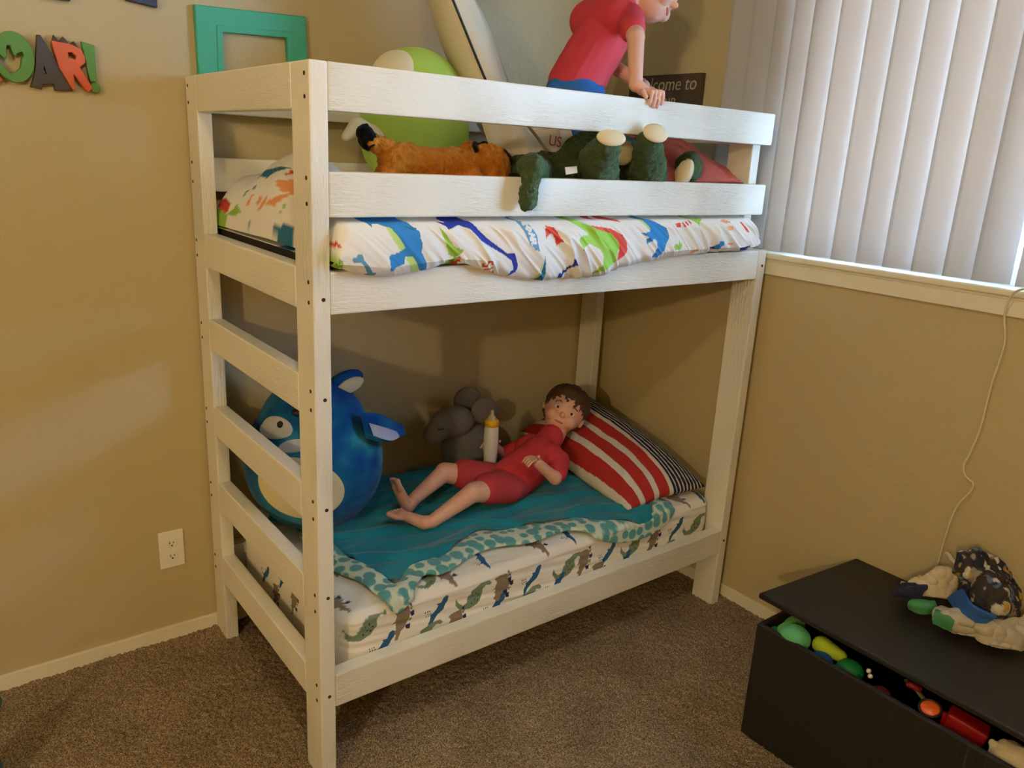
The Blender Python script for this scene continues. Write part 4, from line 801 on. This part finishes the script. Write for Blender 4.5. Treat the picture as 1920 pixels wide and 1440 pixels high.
# ------------------------------------------------------------------ clothes on the lid
def cloth(name, key, th, m, label=None, cat=None, nu=80, nv=90, wr=.006, s=0, parent=None, colf=None, f=(22, 22, 22)):
    Pn = catnet(NETS[key], nu, nv)
    Nn = normals(Pn); Pn = Pn+Nn*(wr*(fbm(Pn*np.array(f), s, 3)-.5*np.abs(vnoise(Pn*55, s+5))))[..., None]
    Pn[..., 0] = np.minimum(Pn[..., 0], XR-.012)
    lz = .371-(Pn[..., 0]-1.311)*math.tan(math.radians(4.6))+.008+th*.55+.001
    Pn[..., 2] = np.maximum(Pn[..., 2], lz)
    o = sheet_obj(name, Pn, th, m, parent, colf)
    if label: tag(o, label, cat)
    return o
CL1 = mat('cream_jersey', (214, 196, 158), .9, bump=.2, bscale=500); CL2 = mat('navy_jersey', (36, 36, 58), .9, bump=.2, bscale=500)
GRC = mat('green_jersey', (74, 142, 84), .9, bump=.2, bscale=500); BLB = mat('blue_waistband', (44, 96, 166), .85, bump=.5, bscale=200, stretch=(1, 1, .2))
GREYC = mat('grey_cream_jersey', (190, 178, 150), .9, bump=.2, bscale=500)
c1 = cloth('shirt', 'cream', .016, CL1, 'crumpled cream shirt with a navy sleeve on the chest lid', 'shirt', s=1, wr=.01)
cloth('sleeve', 'navy', .012, CL2, s=2, parent=c1)
cloth('neckline', 'strip', .010, CL1, s=3, parent=c1, wr=.002)
def camo(V):
    C_ = np.tile(np.array(lin((62, 54, 50))), (len(V), 1))
    for k, (c, thr, sc) in enumerate((((150, 138, 116), .38, 34), ((96, 110, 128), .45, 28), ((40, 42, 58), .25, 22), ((206, 196, 176), .55, 40), ((186, 146, 50), .62, 38))):
        C_[vnoise(V*sc*1.7+.4*vnoise(V*60, 9)[:, None], 50+k*3) > thr] = np.array(lin(c))
    return C_
PRN = paintmat('printed_jersey', .9, .2, 500)
c2 = cloth('pajama_pants', 'print', .016, PRN, 'dark printed pajama pants with a blue waistband heaped on the chest lid', 'pants', 90, 100, .014, 4, None, camo)
cloth('waistband', 'band', .010, BLB, s=5, parent=c2, wr=.002)
c3 = cloth('shirt', 'grey', .018, GREYC, 'grey cream shirt with a green cuff at the front of the clothes heap', 'shirt', s=6, wr=.012)
cloth('cuff', 'cuff', .014, GRC, s=7, parent=c3, wr=.003)
cloth('garment', 'green', .010, GRC, 'small green garment lying on the lid left of the clothes heap', 'garment', s=8, wr=.004)
cloth('cloth_scrap', 'white', .008, GREYC, 'little pale cloth corner sticking out behind the navy sleeve', 'cloth', s=9, wr=.003, nu=20, nv=24)

# ------------------------------------------------------------------ teal object at the left edge
TE = mat('teal_plastic', (22, 100, 110), .45)
tl = empty('plastic_toy', (-.67, .30, 0), 'teal plastic toy with a round knob at the left photo edge', 'toy')
blob('toy_body', [('c', (-.668, .40, .045), (-.668, .40, .115), .052, .046)], TE, tl, .006, 4)
blob('knob', [('e', (-.626, .40, .235), (.026, .026, .028)), ('c', (-.66, .40, .12), (-.628, .40, .22), .016, .012)], TE, tl, .005, 3)

# ------------------------------------------------------------------ people
SKIN = mat('skin', (222, 168, 140), .5, bump=.15, bscale=300, bdist=.0005, var=.05, vscale=25, sss=.15)
REDC = mat('shirt_knit', (196, 48, 50), .85, bump=.2, bscale=500); REDS = mat('shorts_knit', (178, 52, 54), .85, bump=.2, bscale=500)
BLUS = mat('blue_shorts_cloth', (40, 104, 176), .85, bump=.2, bscale=500)
HAIR = mat('brown_hair', (84, 58, 38), .6, bump=1, bscale=120, bdist=.004, stretch=(1, 1, 5))
def v3(*a): return Vector(a)
def head(par, c, face, upd, r=.078):
    """head with face direction and up direction; returns prims for the body mesh and adds eyes, mouth and hair"""
    face = Vector(face).normalized(); upd = (Vector(upd)-face*Vector(upd).dot(face)).normalized(); sd = face.cross(upd); c = Vector(c)
    R_ = Matrix((sd, face, upd)).transposed().to_4x4(); P_ = lambda a, b_, d_: c+(sd*a+face*b_+upd*d_)*r
    pr = [('e', c+upd*r*.12, (r*.93, r*1.05, r*1.03), R_), ('e', P_(0, .22, -.48), (r*.66, r*.72, r*.62), R_), ('e', P_(0, .55, -.82), (r*.26, r*.22, r*.2), R_),
          ('e', P_(0, 1.06, -.22), (r*.12, r*.15, r*.13), R_), ('e', P_(.92, -.05, -.12), (r*.10, r*.16, r*.24), R_), ('e', P_(-.92, -.05, -.12), (r*.10, r*.16, r*.24), R_),
          ('e', P_(.42, .72, -.38), (r*.3, r*.24, r*.28), R_), ('e', P_(-.42, .72, -.38), (r*.3, r*.24, r*.28), R_)]
    EY = mat('eye_white', (236, 232, 226), .2); IR = mat('iris', (62, 44, 30), .2); LP = mat('lips', (196, 110, 100), .5)
    for s_ in (-1, 1):
        ew = blob('eye', [('e', P_(.34*s_, .915, .0), (r*.15, r*.10, r*.10), R_)], EY, par, .002, 1)
        blob('iris', [('e', P_(.34*s_, 1.0, .0), (r*.07, r*.04, r*.07), R_)], IR, ew, .0015, 1)
        tube('eyebrow', [P_(.20*s_, .99, .24), P_(.36*s_, .95, .29), P_(.52*s_, .86, .24)], r*.025, HAIR, par, 6)
    blob('mouth', [('e', P_(0, .93, -.56), (r*.22, r*.07, r*.05), R_)], LP, par, .002, 1)
    hp = [('e', P_(0, -.12, .30), (r*1.02, r*1.12, r*.98), R_), ('e', P_(0, -.35, -.02), (r*1.0, r*.86, r*.85), R_), ('e', P_(0, .55, .82), (r*.62, r*.42, r*.28), R_)]
    blob('hair', hp, HAIR, par, .004, 3, disp=fuzz(.004, 120))
    return pr
def foot(ankle, heel, toe, upv, r=.018):
    ankle, heel, toe = [Vector(q) for q in (ankle, heel, toe)]; ax = (toe-heel).normalized(); upv = (Vector(upv)-ax*Vector(upv).dot(ax)).normalized(); sd = ax.cross(upv)
    ball = heel+(toe-heel)*.68
    pr = [('c', ankle, heel+upv*.008, r*1.05, r*1.15), ('c', heel+upv*.006, ball, r*1.1, r*.85), ('e', ball, (r*1.45, r*1.0, r*.60), Matrix((sd, ax, upv)).transposed().to_4x4())]
    for k, (o_, ln, rr) in enumerate(((-1.15, .026, .0088), (-.42, .025, .0062), (.18, .021, .0058), (.74, .016, .0055), (1.26, .010, .0052))):
        b0 = ball+sd*o_*r+ax*.006-upv*.002; pr.append(('c', b0, b0+ax*ln+sd*o_*r*.10+upv*.002, rr*.9, rr))
    return pr

# person on the lower bunk, lying back on the pillow
pl_ = empty('person', (.85, .35, .42), 'person lying on the lower bunk, bare feet against the big blue plush', 'person')
hips = v3(.80, .37, .475); chest = v3(.98, .41, .515); neck = v3(1.07, .44, .565)
hp = head(pl_, (1.135, .475, .635), (-.55, -.62, .30), (.62, .1, .75))
prims = hp+[('e', hips, (.072, .070, .052)), ('c', hips, chest, .062, .064), ('c', chest+v3(0, -.045, .01), chest+v3(0, .05, .01), .046, .046), ('c', chest, neck, .05, .032), ('c', neck, (1.11, .46, .60), .032, .032),
  ('c', hips+v3(-.01, -.035, 0), (.635, .305, .505), .044, .032), ('c', (.635, .305, .505), (.49, .30, .449), .030, .020)]+foot((.49, .30, .447), (.468, .312, .437), (.408, .400, .462), (.3, -.5, .8))+[
  ('c', hips+v3(-.01, .035, 0), (.63, .46, .515), .044, .032), ('c', (.63, .46, .515), (.505, .432, .465), .030, .020)]+foot((.505, .432, .463), (.474, .432, .440), (.424, .425, .560), (.9, 0, .4))
prims += [('c', chest+v3(.02, -.075, .01), (.93, .27, .50), .026, .022), ('c', (.93, .27, .50), (.86, .28, .565), .021, .016), ('e', (.85, .285, .575), (.022, .014, .012))]
for k in range(4): prims += [('c', (.842+.004*k, .268+.0105*k, .581), (.822+.003*k, .262+.0135*k, .580), .0047, .0044), ('c', (.822+.003*k, .262+.0135*k, .580), (.810+.004*k, .264+.0135*k, .568), .0044, .0040)]
prims.append(('c', (.855, .275, .582), (.848, .262, .594), .006, .0055))
prims += [('c', chest+v3(.02, .085, .01), (.92, .55, .49), .026, .022), ('c', (.92, .55, .49), (.85, .50, .55), .021, .016), ('e', (.843, .495, .557), (.020, .014, .012))]
for k in range(4): prims += [('c', (.836, .480+.0105*k, .560), (.818, .474+.0135*k, .558), .0047, .0044), ('c', (.818, .474+.0135*k, .558), (.808, .474+.0135*k, .547), .0044, .0040)]
prims.append(('c', (.85, .488, .565), (.855, .474, .573), .006, .0055))
blob('body', prims, SKIN, pl_, .0022, 3)
blob('shirt', [('c', hips+v3(.02, 0, .002), chest, .072, .073), ('c', chest+v3(0, -.045, .01), chest+v3(0, .05, .01), .055, .055), ('c', chest, neck+v3(-.02, 0, 0), .058, .044), ('c', chest+v3(.02, -.075, .01), (.955, .29, .505), .036, .034), ('c', chest+v3(.02, .085, .01), (.945, .53, .495), .036, .034)], REDC, pl_, .004, 5, disp=fuzz(.0015, 25))
blob('shorts', [('e', hips, (.080, .080, .060)), ('c', hips+v3(-.01, -.035, 0), (.70, .323, .496), .054, .051), ('c', hips+v3(-.01, .035, 0), (.695, .438, .502), .054, .051)], REDS, pl_, .004, 5, disp=fuzz(.0015, 25, 3))

# person on the top bunk, kneeling and leaning over the rail
pu_ = empty('person', (.9, .3, 1.385), 'person kneeling on the top bunk with one hand gripping the top rail', 'person')
hips = v3(.905, .275, 1.668); chest = v3(1.00, .265, 1.845); neck = v3(1.055, .255, 1.915)
hp = head(pu_, (1.135, .245, 1.955), (.45, -.75, -.25), (.55, .1, .8), .078)
prims = hp+[('e', hips, (.075, .075, .062)), ('c', hips, chest, .064, .066), ('c', chest+v3(-.02, -.05, .02), chest+v3(-.02, .055, .02), .046, .046), ('c', chest, neck, .05, .034), ('c', neck, (1.085, .25, 1.93), .032, .032),
  ('c', hips+v3(-.035, 0, -.01), (.905, .248, 1.450), .046, .034), ('c', (.905, .248, 1.448), (.965, .41, 1.418), .032, .022), ('c', hips+v3(.04, 0, -.01), (1.02, .248, 1.450), .046, .034), ('c', (1.02, .248, 1.448), (1.05, .41, 1.418), .032, .022),
  ('c', chest+v3(0, -.085, .02), (.935, .085, 1.80), .028, .024), ('c', (.935, .085, 1.80), (.900, .036, 1.680), .0225, .0175),
  ('c', chest+v3(0, .09, .02), (1.06, .33, 1.77), .028, .024), ('c', (1.06, .33, 1.77), (1.10, .20, 1.70), .022, .017)]
prims += foot((.965, .41, 1.418), (.966, .425, 1.425), (.970, .50, 1.405), (0, 0, -1))+foot((1.05, .41, 1.418), (1.051, .425, 1.425), (1.055, .50, 1.405), (0, 0, -1))
# right hand gripping the rail: palm on the rail top, fingers over its front face, thumb beside
palm = v3(.918, .014, 1.664)
prims += [('c', (.900, .034, 1.682), palm, .0165, .0145), ('e', palm, (.024, .017, .011), Matrix.Rotation(-.5, 4, 'Z'))]
for k, (dx, ln) in enumerate(((.021, .028), (.009, .036), (-.003, .036), (-.015, .031))):
    a_ = palm+v3(dx+.008, -.012, .003); b_ = a_+v3(.005+dx*.12, -.012, -.001); c_ = v3(b_.x+.002+dx*.1, -.0085, b_.z-ln*.62); d_ = v3(c_.x-.002, -.0058, c_.z-ln*.40)
    prims += [('c', a_, b_, .0060, .0056), ('c', b_, c_, .0054, .0050), ('c', c_, d_, .0050, .0044)]
prims += [('c', palm+v3(-.016, .004, -.002), palm+v3(-.026, -.014, .000), .0075, .0066), ('c', palm+v3(-.026, -.014, 0), palm+v3(-.022, -.022, -.014), .0064, .0058)]
palm2 = v3(1.105, .185, 1.688)
prims += [('e', palm2, (.020, .022, .012))]
for k in range(4): prims += [('c', palm2+v3(-.012+.008*k, -.016, 0), palm2+v3(-.013+.009*k, -.036, -.006), .006, .0052)]
prims += [('c', palm2+v3(-.016, .0, 0), palm2+v3(-.030, -.012, .002), .0065, .0058)]
blob('body', prims, SKIN, pu_, .0022, 3)
blob('shirt', [('c', hips+v3(.0, 0, .02), chest, .078, .076), ('c', chest+v3(-.02, -.05, .02), chest+v3(-.02, .055, .02), .056, .056), ('c', chest, neck+v3(-.02, 0, -.01), .058, .044), ('c', chest+v3(0, -.085, .02), (.955, .12, 1.825), .038, .035), ('c', chest+v3(0, .09, .02), (1.03, .34, 1.80), .038, .035)], REDC, pu_, .004, 5, disp=fuzz(.0015, 25))
blob('shorts', [('e', hips, (.084, .084, .070)), ('c', hips+v3(-.035, 0, -.01), (.900, .262, 1.56), .056, .050), ('c', hips+v3(.04, 0, -.01), (.975, .262, 1.56), .056, .050)], BLUS, pu_, .004, 5, disp=fuzz(.0015, 25, 5))
